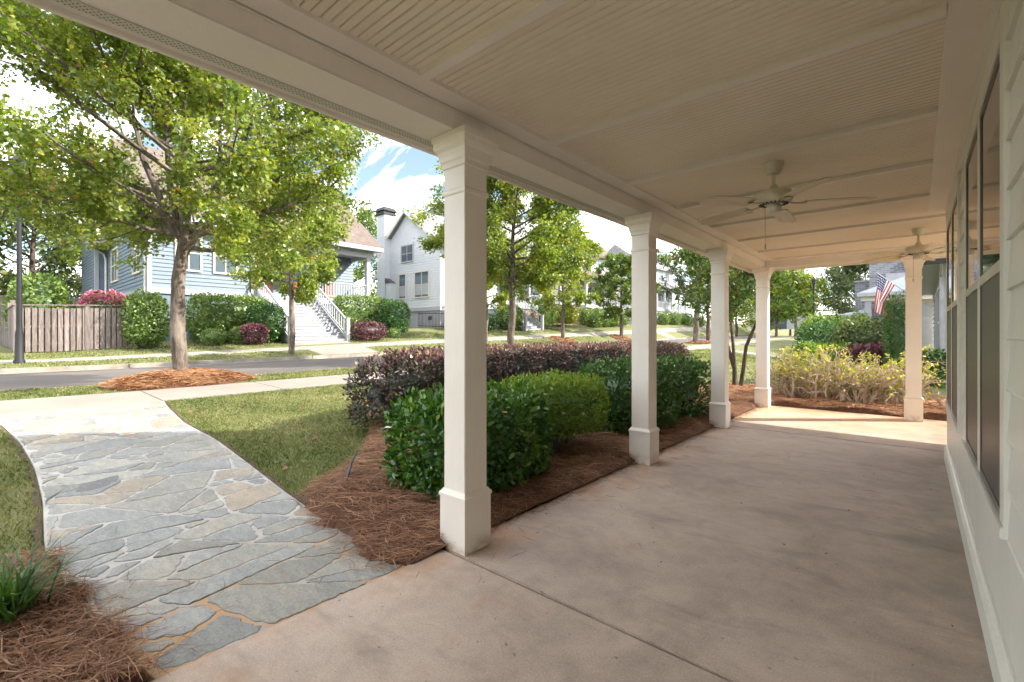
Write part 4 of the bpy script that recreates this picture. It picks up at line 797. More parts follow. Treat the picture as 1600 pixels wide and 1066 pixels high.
# loose needles and crumbs on the concrete and the path
nr = np.random.default_rng(77); n = 1250; X = np.concatenate([nr.uniform(-2.2, .2, 70), -2.25 + np.abs(nr.normal(0, .20, 110)), -2.24 + np.abs(nr.normal(0, .05, 1070))]); Y = np.concatenate([nr.uniform(.6, 9.8, 70), nr.uniform(1.9, 9.6, 110), nr.uniform(2.2, 9.6, 1070)])
tag(needles('loose_needles', np.stack([X, Y, .004 + .02 * np.clip((-2.17 - X) / .08, 0, 1) * nr.random(n)], 1), nr.uniform(0, 6.3, n), np.zeros(n), nr.uniform(.04, .15, n), nr.uniform(.0008, .0016, n), 'pine_straw', nr.random(n), sag=0), 'loose pine needles scattered on the concrete porch floor', 'pine needles', kind='stuff')
n = 520; X = -np.concatenate([nr.uniform(2.3, 8, 120), 2.3 + np.abs(nr.normal(0, .55, 400))]); Y = np.concatenate([nr.uniform(.4, 1.7, 120), np.where(nr.random(400) < .5, 1.68 - np.abs(nr.normal(0, .14, 400)), .36 + np.abs(nr.normal(0, .14, 400)))])
tag(needles('loose_needles', np.stack([X, Y, gz(X, Y) + .03], 1), nr.uniform(0, 6.3, n), np.zeros(n), nr.uniform(.06, .18, n), nr.uniform(.0009, .0018, n), 'pine_straw', nr.random(n), sag=0), 'loose pine needles spilled over the flagstones', 'pine needles', kind='stuff')
n = 60; X = nr.uniform(-8.3, -3.2, n); Y = nr.uniform(-.5, 3.2, n); k_ = ~on_path(X, Y, .05)
leaves_o = leaves('fallen_leaves', np.stack([X, Y, gz(X, Y) + .035], 1)[k_], nr.normal(0, 1, (n, 3))[k_] * np.array([1, 1, .15]), np.tile([0, 0, 1.0], (n, 1))[k_] + nr.normal(0, .3, (n, 3))[k_], nr.uniform(.04, .09, n)[k_], LOBED, 'dead_leaf', nr.random(n)[k_])
tag(leaves_o, 'brown fallen oak leaves lying on the near lawn', 'fallen leaves', kind='stuff')
n = 46; X = nr.uniform(-2.15, .2, n); Y = nr.uniform(.7, 9.6, n)
tag(leaves('floor_debris', np.stack([X, Y, np.full(n, .006)], 1), nr.normal(0, 1, (n, 3)) * np.array([1, 1, .1]), np.tile([0, 0, 1.0], (n, 1)) + nr.normal(0, .25, (n, 3)), nr.uniform(.008, .03, n), OVAL, 'dead_leaf', nr.random(n)), 'tiny dried leaf crumbs scattered on the concrete porch floor', 'leaf crumbs', kind='stuff')
ed = MB(); pe = [(-3.62, 2.02, .10), (-3.66, 2.10, .24), (-3.72, 2.2, .33)]
for a, b in zip(pe[:-1], pe[1:]): ed.beam(a, b, .05, .008, (0, 1, 0))
eo = ed.build('edging_strip', 'dark_plastic'); tag(eo, 'short black plastic edging strip sticking out of the pine straw', 'edging')

# ================================================================== BUILDINGS
def lap_x(x, y0, y1, z0, z1, ex=.17, d=.035, s=1):      # lapped boards on a wall facing s*X
    pr = [(x - s * .1, z0)]; z = z0
    while z < z1 - 1e-3:
        zt = min(z + ex, z1); pr += [(x + s * d, z), (x + s * .002, zt)]; z = zt
    pr.append((x - s * .1, z1)); return MB().prism(pr, y0, y1, 'y')
def lap_y(y, x0, x1, z0, z1, ex=.17, d=.035, s=-1):
    pr = [(y - s * .1, z0)]; z = z0
    while z < z1 - 1e-3:
        zt = min(z + ex, z1); pr += [(y + s * d, z), (y + s * .002, zt)]; z = zt
    pr.append((y - s * .1, z1)); return MB().prism(pr, x0, x1, 'x')
def window(root, axis, pos, a, b, z0, z1, s=1, trim='window_trim', cols=2, glassm='far_glass', blind=None):
    """window on a wall facing s*axis; a..b along the other axis"""
    def bx(d0, d1, p, q, r_, t_):
        lo_, hi = sorted((pos + s * d0, pos + s * d1)); return (lo_, hi, p, q, r_, t_) if axis == 'x' else (p, q, lo_, hi, r_, t_)
    f = MB().box(*bx(0, .07, a - .09, a, z0 - .09, z1 + .09)).box(*bx(0, .07, b, b + .09, z0 - .09, z1 + .09)).box(*bx(0, .071, a, b, z1, z1 + .09)).box(*bx(0, .09, a, b, z0 - .09, z0)).build('window', trim, root)
    MB().box(*bx(0, .035, a, b, z0, z1)).build('pane', glassm, f)
    w = (b - a) / cols
    bars = MB().box(*bx(.03, .055, a, b, (z0 + z1) / 2 - .025, (z0 + z1) / 2 + .025))
    for i in range(1, cols): bars.box(*bx(.03, .056, a + w * i - .025, a + w * i + .025, z0, z1))
    bars.build('glazing_bar', trim, f)
    if blind: MB().box(*bx(.0345, .038, a + .03, b - .03, z0 + (z1 - z0) * blind, (z0 + z1) / 2 - .03)).build('blind', 'deck_grey', f)
    return f
def railing(root, p, q, h=.9, n=12, mat='white_paint', w=.05):
    p = Vector(p); q = Vector(q); up = Vector((0, 0, 1))
    r_ = MB().beam(p + up * h, q + up * h, .09, .06).build('handrail', mat, root); MB().beam(p + up * .12, q + up * .12, .06, .06).build('bottom_rail', mat, r_)
    for i in range(n):
        t = (i + .5) / n; c = p.lerp(q, t); MB().box(c.x - w / 2, c.x + w / 2, c.y - w / 2, c.y + w / 2, c.z + .13, c.z + h - .02).build('baluster', mat, r_)
def post(root, x, y_, z0, z1, w=.16, mat='white_paint'):
    o = MB().box(x - w / 2, x + w / 2, y_ - w / 2, y_ + w / 2, z0, z1).build('post', mat, root)
    MB().box(x - w * .65, x + w * .65, y_ - w * .65, y_ + w * .65, z1, z1 + .05).build('post_cap', mat, o); return o
def stairs(root, xb, xt, y0, y1, z0, z1, n, side='white_siding', rails=True, nb=16):
    st = MB().prism([(xb, z0 - .3), (xb - .02, z0 + .05), (xt, z1 - .35), (xt, z0 - .3)], y0 + .08, y1 - .08, 'y').build('staircase', side, root)
    run, rise = (xt - xb) / n, (z1 - z0) / n
    for i in range(n):
        xa = xb + run * i; za = z0 + rise * (i + 1)
        MB().box(xa + run - .02, xa + .03, y0 + .03, y1 - .03, za - .04, za).build('tread', 'deck_grey', st); MB().box(xa - .03, xa, y0 + .04, y1 - .04, za - rise, za - .042).build('riser', 'white_paint', st)
    for yy in (y0, y1):
        MB().prism([(xb + .05, z0 - .2), (xb + .05, z0 + .22), (xt, z1 + .12), (xt, z1 - .35)], yy - .03, yy + .03, 'y').build('stringer', 'white_paint', st)
        if rails:
            railing(root, (xb + .02, yy, z0 + .25), (xt, yy, z1 + .1), .9, nb); post(root, xb + .05, yy, z0 - .1, z0 + 1.25, .17); post(root, xt, yy, z1 - .1, z1 + 1.1, .16)
    return st

# ------------------------------------------------------------------ blue house
A = thing('blue_house', (-31, 11, 1), 'blue sided house with wide white front stairs and tan roof across the street', 'house')
FX, FL = -26.8, 3.62
box('core_wall', 'blue_stucco', A, -38.5, FX - .12, 5.32, 9.5, .2, 6.9); box('core_wall', 'blue_stucco', A, -38.5, -29.1, 9.5, 16.8, .2, 6.9)
lap_x(FX, 5.2, 9.5, FL, 6.75, .19).build('wall', 'blue_siding', A); lap_y(5.2, -37.3, FX, FL, 6.75, .19).build('wall', 'blue_siding', A)
MB().prism([(-38.6, 6.75), (FX, 6.75), (-32.7, 11.5)], 5.22, 5.4, 'y').build('gable_wall', 'blue_siding', A)
box('foundation', 'blue_stucco', A, FX - .2, FX - .05, 5.24, 9.9, .0, FL - .30); box('foundation', 'blue_stucco', A, -37.3, FX - .2, 5.25, 5.4, .0, FL - .30)
box('trim_band', 'white_paint', A, FX - .06, FX + .035, 5.16, 9.9, FL - .30, FL - .005); box('trim_band', 'white_paint', A, -37.3, FX - .07, 5.165, 5.3, FL - .30, FL - .006)
box('corner_board', 'white_paint', A, FX - .02, FX + .045, 5.155, 5.33, FL, 6.75); box('corner_board', 'white_paint', A, FX - .15, FX - .025, 5.156, 5.22, FL, 6.75)
MB().tube([(FX - .10, 5.09, .9), (FX - .10, 5.09, 6.8)], [.045, .045], 6).build('downspout', 'gutter_paint', A)
lap_x(-37.0, 4.66, 5.18, 2.8, 8.6, .19).build('bay_wall', 'blue_siding', A); lap_y(4.66, -42.5, -37.0, 2.8, 8.6, .19).build('bay_wall', 'blue_siding', A)
box('corner_board', 'white_paint', A, -37.1, -36.93, 4.60, 4.80, 2.8, 8.6); box('core_wall', 'blue_stucco', A, -42.4, -37.12, 4.78, 9, .2, 8.6); box('foundation', 'white_paint', A, -42.5, -36.95, 4.62, 4.8, .6, 2.8)
MB().prism([(-37.3, 6.55), (-34.9, 6.55), (-34.9, 6.75), (-37.3, 7.25)], 4.25, 5.2, 'y').build('side_eave', 'white_paint', A)
MB().tube([(-36.6, 4.32, 6.55), (-36.8, 5.0, 6.2), (-36.85, 5.1, 5.9), (-36.85, 5.1, 2.5)], [.06] * 4, 6).build('downspout', 'gutter_paint', A)
window(A, 'y', 5.19, -29.75, -28.1, 4.45, 6.0, -1); window(A, 'y', 5.19, -35.4, -33.7, 4.45, 6.2, -1); window(A, 'x', FX + .01, 6.3, 7.25, 4.55, 6.2, 1); window(A, 'x', FX + .01, 7.9, 8.85, 4.55, 6.2, 1)
MB().prism([(-26.1, 6.80), (-26.1, 7.02), (-32.7, 12.0), (-39.5, 7.02), (-39.5, 6.80), (-32.7, 11.72)], 4.75, 17.3, 'y').build('roof', 'shingle_tan', A)
box('eave_fascia', 'white_paint', A, -26.24, -26.08, 4.75, 17.3, 6.72, 6.98); box('eave_soffit', 'white_paint', A, -26.9, -26.25, 4.8, 17.25, 6.76, 6.80)
MB().beam((-26.15, 17.27, 6.82), (-32.7, 17.27, 11.78), .1, .3).build('rake_board', 'white_paint', A)
MB().tube([(-26.15, 17.3, 6.8), (-26.5, 17.3, 6.4), (-26.7, 17.05, 6.1)], [.05] * 3, 6).build('gutter_elbow', 'gutter_paint', A)
# its porch
box('porch_deck', 'white_paint', A, -29.1, FX + .02, 9.6, 16.9, FL - .38, FL - .02); box('porch_skirt', 'blue_stucco', A, -29.0, FX - .1, 9.9, 16.8, .4, FL - .39)
box('porch_beam', 'white_paint', A, FX - .2, FX + .02, 9.52, 16.95, 6.35, 6.75); box('porch_beam', 'white_paint', A, -29.1, FX - .21, 16.7, 16.9, 6.35, 6.75); box('porch_ceiling', 'white_paint', A, -29.1, FX - .2, 9.52, 16.69, 6.6, 6.74)
lap_x(-29.1, 9.5, 16.9, FL, 6.6, .19).build('porch_wall', 'blue_siding', A)
for yy in (9.75, 13.15, 16.68): MB().box(FX - .28, FX - .02, yy - .13, yy + .13, FL - .02, 6.35).build('porch_column', 'white_paint', A)
railing(A, (FX - .1, 13.2, FL), (FX - .1, 16.6, FL), .95, 20); railing(A, (-28.9, 16.75, FL), (FX - .1, 16.75, FL), .95, 12)
MB().box(-29.09, -29.0, 10.6, 11.6, FL, 5.9).build('door', 'red_door', A); window(A, 'x', -29.08, 13.6, 15.2, 4.4, 6.1, 1, 'white_paint')
for i, yy in enumerate((12.6, 14.6)): box('porch_chair_back', 'red_door', A, -28.6, -28.5, yy, yy + .6, FL, FL + 1.0)
stairs(A, -22.8, FX, 9.9, 12.9, G(-22.8, 11.3) - .02, FL, 15)

# ------------------------------------------------------------------ white house with chimney
B = thing('white_house', (-29.5, 25, 1.5), 'white sided two storey house with tall chimney across the street', 'house'); YB = 22.0; F2 = 3.45
lap_y(YB, -33.2, -26.0, F2, 8.2, .19).build('wall', 'white_siding', B); lap_x(-26.0, YB, 32 - 4, F2, 8.2, .19).build('wall', 'white_siding', B)
MB().prism([(-33.2, 8.2), (-26.0, 8.2), (-29.9, 10.9)], YB + .01, YB + .2, 'y').build('gable_wall', 'white_siding', B)
box('core_wall', 'white_siding', B, -33.1, -26.1, YB + .12, 27.8, 1, 8.2); box('foundation', 'foundation_grey', B, -33.2, -26.05, YB + .04, 27.9, .9, F2 - .28); box('trim_band', 'white_paint', B, -33.2, -25.95, YB - .04, YB + .1, F2 - .28, F2)
MB().prism([(-25.4, 7.75), (-25.4, 7.95), (-29.9, 11.25), (-33.9, 8.05), (-33.9, 7.85), (-29.9, 10.95)], YB - .4, 28.4, 'y').build('roof', 'shingle_grey', B)
MB().beam((-33.9, YB - .36, 7.9), (-29.9, YB - .36, 11.0), .1, .28).build('rake_board', 'gutter_paint', B); MB().beam((-25.4, YB - .36, 7.8), (-29.9, YB - .36, 11.0), .1, .28).build('rake_board', 'gutter_paint', B)
ch = lap_y(YB - .5, -33.3, -32.25, 2.2, 11.1, .19).build('chimney', 'white_siding', B); MB().box(-33.28, -32.27, YB - .4, YB + .4, 2.2, 11.08).build('chimney_core', 'white_siding', ch)
lap_x(-32.25, YB - .48, YB + .4, 5.9, 11.09, .19).build('chimney_side', 'white_siding', ch); MB().prism([(-32.24, 5.95), (-31.4, 5.5), (-32.24, 5.5)], YB - .48, YB, 'y').build('chimney_shoulder', 'shingle_dark', ch); MB().box(-32.2, -31.45, YB - .45, YB, 1.8, 5.49).build('chimney_foot', 'white_siding', ch)
MB().sqlathe([(.62, 11.1), (.62, 11.2), (.56, 11.22), (.56, 11.36), (.68, 11.4), (.5, 11.7), (.0, 11.74)], -32.78, YB - .03).build('chimney_cap', 'black_metal', ch)
window(B, 'y', YB - .01, -30.9, -30.1, 4.25, 6.1, -1, cols=1, blind=.08); window(B, 'y', YB - .01, -28.9, -27.3, 4.25, 6.1, -1, cols=2, blind=.08); window(B, 'y', YB - .01, -30.6, -29.2, 7.1, 8.3, -1, 'white_paint')
for x in (-30.8, -27.4): box('vent', 'black_metal', B, x, x + .4, YB - .0, YB + .05, 2.5, 2.75)
lap_y(YB + 2.4, -37.0, -33.2, 3.2, 6.6, .19).build('wing_wall', 'white_siding', B); MB().prism([(-37.6, 6.4), (-33.2, 6.4), (-33.2, 8.7)], YB + 1.9, 27, 'y').build('wing_roof', 'shingle_grey', B); MB().beam((-37.7, YB + 1.88, 6.4), (-33.2, YB + 1.88, 8.7), .1, .3).build('rake_board', 'white_paint', B)
window(B, 'y', YB + 2.39, -35.2, -34.6, 4.0, 5.9, -1, cols=1)

# ------------------------------------------------------------------ further houses up the street
def porch_house(name, label, Y0, Y1, sy0, sy1, wallm, found, roofm, seed, z_off=2.1):
    zg = G(-24, sy0); F = zg + z_off; R_ = thing(name, (-30, (Y0 + Y1) / 2, zg), label, 'house'); X0 = -26.8
    box('core_wall', wallm, R_, -37, -29.1, Y0 + .1, Y1 - .1, zg - .5, F + 6.1); lap_x(-29.0, Y0, Y1, F, F + 6.2, .19).build('wall', wallm, R_); lap_y(Y0, -37, -29, F, F + 6.2, .19).build('wall', wallm, R_)
    box('foundation', found, R_, -37, X0 - .1, Y0, Y1, zg - .6, F - .35); box('porch_deck', 'white_paint', R_, -29, X0 + .02, Y0, Y1, F - .35, F)
    MB().prism([(-26.2, F + 2.9), (-26.2, F + 3.1), (-29.1, F + 4.3), (-29.1, F + 2.9)], Y0 - .4, Y1 + .4, 'y').build('porch_roof', roofm, R_)
    MB().prism([(-28.5, F + 6.0), (-28.5, F + 6.25), (-33, F + 9.5), (-37.6, F + 6.2), (-37.6, F + 6.0)], Y0 - .4, Y1 + .4, 'y').build('roof', roofm, R_)
    box('porch_beam', 'white_paint', R_, X0 - .2, X0, Y0, Y1, F + 2.5, F + 2.88)
    for yy in np.linspace(Y0 + .2, Y1 - .2, 5): MB().box(X0 - .25, X0 - .02, yy - .11, yy + .11, F, F + 2.5).build('porch_column', 'white_paint', R_)
    if sy0 - Y0 > .8: railing(R_, (X0 - .1, Y0 + .2, F), (X0 - .1, sy0, F), .95, int((sy0 - Y0) * 4))
    railing(R_, (X0 - .1, sy1, F), (X0 - .1, Y1 - .2, F), .95, int((Y1 - sy1) * 4)); stairs(R_, X0 + z_off * 1.45, X0, sy0, sy1, zg - .05, F, int(z_off / .175), 'white_siding', nb=12)
    for a in np.arange(Y0 + 1, Y1 - 1.4, 2.4): window(R_, 'x', -28.98, a, a + 1.1, F + .8, F + 2.3, 1, 'white_paint'); window(R_, 'x', -28.98, a, a + 1.1, F + 4.4, F + 5.7, 1, 'white_paint')
    return R_
porch_house('columned_house', 'white porch house with brick base and stairs seen right of the nearest column', 28.2, 38.5, 28.6, 30.8, 'white_siding', 'red_brick', 'shingle_grey', 1, 2.3)
porch_house('columned_house', 'pale porch house behind the row of round bushes left of the second column', 43, 54, 49.5, 51.6, 'beige_siding', 'red_brick', 'shingle_tan', 2, 2.1)
porch_house('columned_house', 'small distant porch house right of the second column', 61, 72, 64, 66, 'white_siding', 'foundation_grey', 'shingle_grey', 3, 2.0)
GA = thing('garage', (-14, 78, 2.4), 'tiny distant white garage between the second and third columns', 'building'); lap_y(76, -19, -11, 2.2, 5.0, .2).build('wall', 'white_siding', GA); MB().prism([(-19.5, 5.0), (-10.5, 5.0), (-15, 7.4)], 75.6, 84, 'y').build('roof', 'foundation_grey', GA); box('garage_door', 'far_glass', GA, -17, -14, 75.9, 75.97, 2.3, 4.4)

# ------------------------------------------------------------------ neighbours on our side of the street
N1 = thing('neighbour_house', (4, 23, 0), 'beige sided next-door house with dark shingle eave beside the last porch column', 'house')
box('core_wall', 'beige_siding', N1, .72, 9, 17.6, 29.9, -.1, 3.3); lap_x(.60, 17.5, 30, .1, 3.3, .2, s=-1).build('wall', 'beige_siding', N1); lap_y(17.5, .6, 9, .1, 3.3, .2).build('wall', 'beige_siding', N1)
window(N1, 'x', .58, 18.6, 20.6, .75, 2.75, -1, 'white_paint', 4); window(N1, 'x', .58, 22.5, 24.2, .75, 2.75, -1, 'white_paint', 3)
box('corner_board', 'white_paint', N1, .565, .70, 17.46, 17.62, .1, 3.3)
box('soffit', 'white_paint', N1, .10, 9, 16.95, 30.3, 3.28, 3.34); MB().prism([(.05, 3.32), (.05, 3.40), (4.5, 6.1), (9, 3.4)], 16.95, 30.3, 'y').build('roof', 'shingle_dark', N1); box('gutter', 'black_metal', N1, .0, .12, 16.9, 30.3, 3.27, 3.42); box('gutter', 'black_metal', N1, .125, 9, 16.82, 16.94, 3.27, 3.42)
box('side_roof', 'shingle_dark', N1, .15, 9, 16.96, 17.3, 3.43, 3.75); MB().tube([(.5, 16.95, 3.3), (.52, 17.4, 2.95), (.54, 17.42, .1)], [.05] * 3, 6).build('downspout', 'foundation_grey', N1)
box('porch_wall', 'white_paint', N1, .2, .6, 30.4, 34, -.1, 3.0)

N2 = thing('brick_house', (1, 44, 0), 'grey brick house with pale metal porch roof beyond the flag', 'house')
box('wall', 'grey_brick', N2, -2.5, 6, 41, 52, -.1, 6.5); box('wall', 'grey_brick', N2, -3.5, -2.51, 43.5, 52, -.1, 5.35); box('parapet_cap', 'foundation_grey', N2, -2.56, 6, 40.95, 52, 6.5, 6.6); box('parapet_cap', 'foundation_grey', N2, -3.56, -2.57, 43.45, 52, 5.35, 5.45)
box('chimney', 'grey_brick', N2, -.35, 1.2, 40.2, 40.94, 3, 8.4); box('dormer', 'foundation_grey', N2, -1.55, -.4, 40.3, 40.94, 4.6, 5.5); box('dormer_sill', 'white_paint', N2, -1.6, -.38, 40.2, 40.29, 4.5, 4.6)
MB().prism([(-2.6, 3.72), (-2.6, 3.86), (.9, 5.2), (.9, 3.72)], 34.2, 40.15, 'y').build('metal_porch_roof', 'metal_roof', N2); box('porch_fascia', 'white_paint', N2, -2.66, .9, 34.1, 34.19, 3.62, 3.84)
for x in (-2.15, .1): box('porch_column', 'foundation_grey', N2, x - .16, x + .16, 34.35, 34.67, -.1, 3.35)
box('porch_wall', 'tan_stucco', N2, -1.6, 1.2, 37.5, 37.7, -.1, 3.7); box('door', 'red_door', N2, -1.35, -.75, 37.42, 37.49, .2, 2.7); window(N2, 'y', 37.49, -.5, .3, .7, 2.6, -1, 'white_paint', 1); box('porch_beam', 'beige_siding', N2, -2.5, .8, 34.3, 34.7, 3.36, 3.61)
MB().prism([(-4.1, 2.75), (-4.1, 2.87), (-2.62, 3.2), (-2.62, 2.75)], 40.9, 43.4, 'y').build('low_roof', 'metal_roof', N2); box('low_fascia', 'white_paint', N2, -4.14, -2.62, 40.8, 40.89, 2.62, 2.82)
for x in (-3.85, -3.5): box('porch_column', 'white_paint', N2, x - .1, x + .1, 41.0, 41.2, -.1, 2.62)
box('low_wall', 'tan_stucco', N2, -3.3, -2.65, 43.3, 43.4, -.1, 2.7)

# flag on a pole
FG = thing('flag', (-.1, 20.5, 2.0), 'american flag hanging from an angled white pole by the evergreen column', 'flag')
MB().tube([(.25, 19.4, 2.25), (-1.0, 19.9, 3.45)], [.018, .014], 8).build('pole', 'white_paint', FG); MB().lathe([(.0, -.03), (.03, 0), (.0, .03)], 10, (-1.01, 19.9, 3.47)).build('finial', 'white_paint', FG)
me = bpy.data.meshes.new('cloth'); nu, nv = 22, 15; vs = []; uv = []
p0, p1 = Vector((-.98, 19.89, 3.42)), Vector((-.45, 19.66, 2.92))
for i in range(nu):
    for j in range(nv):
        u, v = i / (nu - 1), j / (nv - 1); top = p0.lerp(p1, (1 - v) * .85); drop = u * 1.28; sq = 1 - .62 * min(1, u * 1.6)
        x = p0.x + (top.x - p0.x) * sq + .05 * math.sin(v * 9 + u * 3) * u - .06 * u; yy = top.y + .10 * math.sin(v * 13 + 1 + u * 2) * min(1, u * 2); zz = p0.z + (top.z - p0.z) * (1 - .75 * u) - drop
        vs.append((x, yy, zz)); uv.append((u, v))
fs = [(i * nv + j, (i + 1) * nv + j, (i + 1) * nv + j + 1, i * nv + j + 1) for i in range(nu - 1) for j in range(nv - 1)]
me.from_pydata(vs, [], fs); ul = me.uv_layers.new(name='UVMap')
for lp in me.loops: ul.data[lp.index].uv = uv[lp.vertex_index]
for p in me.polygons: p.use_smooth = True
me.materials.append(MAT['flag_cloth']); link('cloth', me, FG)

# ------------------------------------------------------------------ wooden fence
FE = thing('wood_fence', (-24.5, 2.5, .7), 'weathered wood plank fence in front of the blue house side yard', 'fence'); FXX = -24.5
yy = 1.05; i = 0
pk = MB().prism([(-.066, 0), (.066, 0), (.066, 1.62), (-.066, 1.62)], -.011, .011, 'x').build('picket', 'fence_wood', FE); C.objects.unlink(pk); pkm = pk.data
def picket(x, y_, rz=0):
    o = bpy.data.objects.new('picket', pkm); C.objects.link(o); o.parent = FE; o.matrix_parent_inverse = Matrix.Translation(-Vector(FE.location)); o.location = (x, y_, G(x, y_) + .04); o.rotation_euler = (0, 0, rz)
while yy < 4.7:
    picket(FXX + .04, yy); picket(FXX - .06, yy + .085); yy += .172
for yy in (.93, 2.83, 4.7):
    o = MB().box(FXX - .055, FXX + .075, yy - .065, yy + .065, .3, G(FXX, yy) + 1.80).build('post', 'fence_wood', FE)
for z in (.30, .95, 1.55): MB().beam((FXX - .01, .95, G(FXX, .95) + z), (FXX - .01, 4.7, G(FXX, 4.7) + z), .05, .09).build('rail', 'fence_wood', FE)
MB().beam((FXX + .02, .85, G(FXX, .9) + 1.74), (FXX + .02, 4.75, G(FXX, 4.7) + 1.74), .17, .035).build('cap_rail', 'fence_wood', FE)
x = FXX - .15
while x > -36: picket(x, .88, math.pi / 2); picket(x - .085, .98, math.pi / 2); x -= .172
for x in np.arange(FXX - 2.4, -36, -2.4): MB().box(x - .06, x + .06, .86, 1.0, .4, G(x, .9) + 1.95).build('post', 'fence_wood', FE)
MB().beam((FXX, .92, G(FXX, .9) + 1.74), (-36, .92, G(-36, .9) + 1.74), .17, .035).build('cap_rail', 'fence_wood', FE)
FB = thing('wood_fence', (-42, 2.5, .7), 'pale board fence at the back of the yard behind the plank fence', 'fence')
for yy in np.arange(.2, 5.2, .22): box('board', 'fence_wood', FB, -41.05, -41.0, yy, yy + .2, .8, 3.75 + rnd.uniform(-.03, .03))
# black iron fence by the white house
IF = thing('iron_fence', (-25, 20.5, 1.3), 'low black iron fence beside the white house', 'fence')
for z in (.35, 1.25): MB().beam((-27.6, 21.2, G(-25, 21.2) + z), (-24.3, 21.2, G(-24.3, 21.2) + z), .04, .04).build('rail', 'black_metal', IF)
for x in np.arange(-27.5, -24.3, .16): MB().box(x - .012, x + .012, 21.188, 21.212, G(-25, 21.2) - .05, G(-25, 21.2) + 1.3).build('bar', 'black_metal', IF)

# lamp posts
def lamp_post(label, x, y_, H_, r0):
    z = G(x, y_); L = thing('lamp_post', (x, y_, z), label, 'street lamp', 'lamp posts')
    MB().lathe([(r0 * 2.0, -.05), (r0 * 2.0, .08), (r0 * 1.55, .12), (r0 * 1.4, .9), (r0 * 1.05, 1.05), (r0, 1.2), (r0 * .75, H_)], 14, (x, y_, z)).build('pole', 'black_metal', L, True)
    h = MB().lathe([(.05, H_), (.16, H_ + .08), (.2, H_ + .5), (.25, H_ + .52), (.06, H_ + .72), (.02, H_ + .85)], 8, (x, y_, z)).build('lantern', 'black_metal', L); return L
lamp_post('black lamp post at the left edge across the street before the fence', -20.9, .86, 5.7, .07); lamp_post('slim black lamp post far beyond the end of the porch', -7.9, 56, 5.6, .10)

# ------------------------------------------------------------------ shrubs across the street
HG = 'foundation shrubs of the blue house'
bush('holly_bush', 'big rounded holly at the fence end beside the blue house corner', 'bush', -24.1, 4.6, .72, .72, 2.3, 'hedge_leaf', 4200, .14, 2.5, OVAL, HG, 101, .05, .06, .3)
bush('hedge', 'clipped long hedge along the blue house front left of the stairs', 'hedge', -24.9, 8.0, .7, 1.7, 2.1, 'hedge_leaf', 7000, .14, 5, OVAL, HG, 102, .05, .05, .25)
bush('bush', 'large round green bush touching the left side of the white stairs', 'bush', -23.7, 9.15, .8, .8, 1.85, 'holly_leaf', 3500, .12, 2.6, OVAL, HG, 103, .03, .04, .2)
bush('bush', 'small round clipped bush in front of the long hedge', 'bush', -23.7, 6.9, .42, .48, .72, 'hedge_leaf', 1500, .07, 2.3, OVAL, HG, 104, .02, .02, .1)
bush('bush', 'small round green bush just left of the pink bush', 'bush', -23.6, 8.0, .42, .42, .8, 'hedge_leaf', 1300, .08, 2.3, OVAL, HG, 105, .02, .02, .1)
bush('bush', 'round pink-red topped bush in front of the blue house', 'bush', -23.2, 8.45, .55, .56, .92, 'purple_leaf', 1800, .08, 2.5, OVAL, HG, 106, .02, .03, .12, bloom='pink_bloom', nb=500)
bush('hedge', 'clipped hedge right of the white stairs under the porch rail', 'hedge', -25.2, 15.3, .6, 1.9, 2.1, 'hedge_leaf', 5200, .15, 5, OVAL, HG, 107, .05, .05, .25)
bush('bush', 'egg-shaped tall bush right of the blue house porch', 'bush', -23.8, 16.6, .78, .85, 2.1, 'holly_leaf', 3200, .13, 2.4, OVAL, HG, 108, .03, .04, .2)
bush('bush', 'low purple bush at the right foot of the white stairs', 'bush', -22.7, 14.1, .7, .95, .98, 'purple_leaf', 2600, .10, 3, OVAL, HG, 109, .02, .05, .15)
bush('bush', 'tiny round bush below the egg-shaped bush', 'bush', -23.0, 15.95, .33, .36, .55, 'hedge_leaf', 800, .07, 2.3, OVAL, HG, 110, .02, .02, .1)
bush('flower_shrub', 'pink blooming shrub showing above the wooden fence', 'bush', -27.2, 3.75, .5, .8, 2.3, 'hedge_leaf', 2200, .13, 3, OVAL, None, 111, .05, .05, .2, bloom='pink_bloom', nb=1300, bl_size=.14)
bush('bush', 'leafy bush behind the fence beside the lamp post', 'bush', -30.5, 1.9, 1.5, 1.0, 3.3, 'hedge_leaf', 3500, .2, 2.6, OVAL, None, 112, .05, .08, .3)
bush('hedge', 'dark hedge behind the iron fence at the white house', 'hedge', -24.6, 24, .7, 2.2, 1.2, 'holly_leaf', 2600, .16, 4, OVAL, None, 113)
FG_ = 'bushes before the far porch houses'
bush('bush', 'rounded bush left of the far brick-based stairs', 'bush', -24.2, 27.6, .9, 1.0, 1.9, 'hedge_leaf', 2200, .17, 2.5, OVAL, FG_, 121)
bush('bush', 'feathery tall bush right of the far brick-based stairs', 'bush', -24.0, 31.8, 1.0, 1.1, 2.6, 'hedge_leaf', 2600, .2, 2.3, SLIM, FG_, 122, .05, .1, .35)
bush('hedge', 'bright yellow-green clipped hedge across the street', 'hedge', -25.0, 35.5, .8, 2.3, 1.75, 'lime_leaf', 3200, .17, 5, OVAL, FG_, 123, .35, .03)
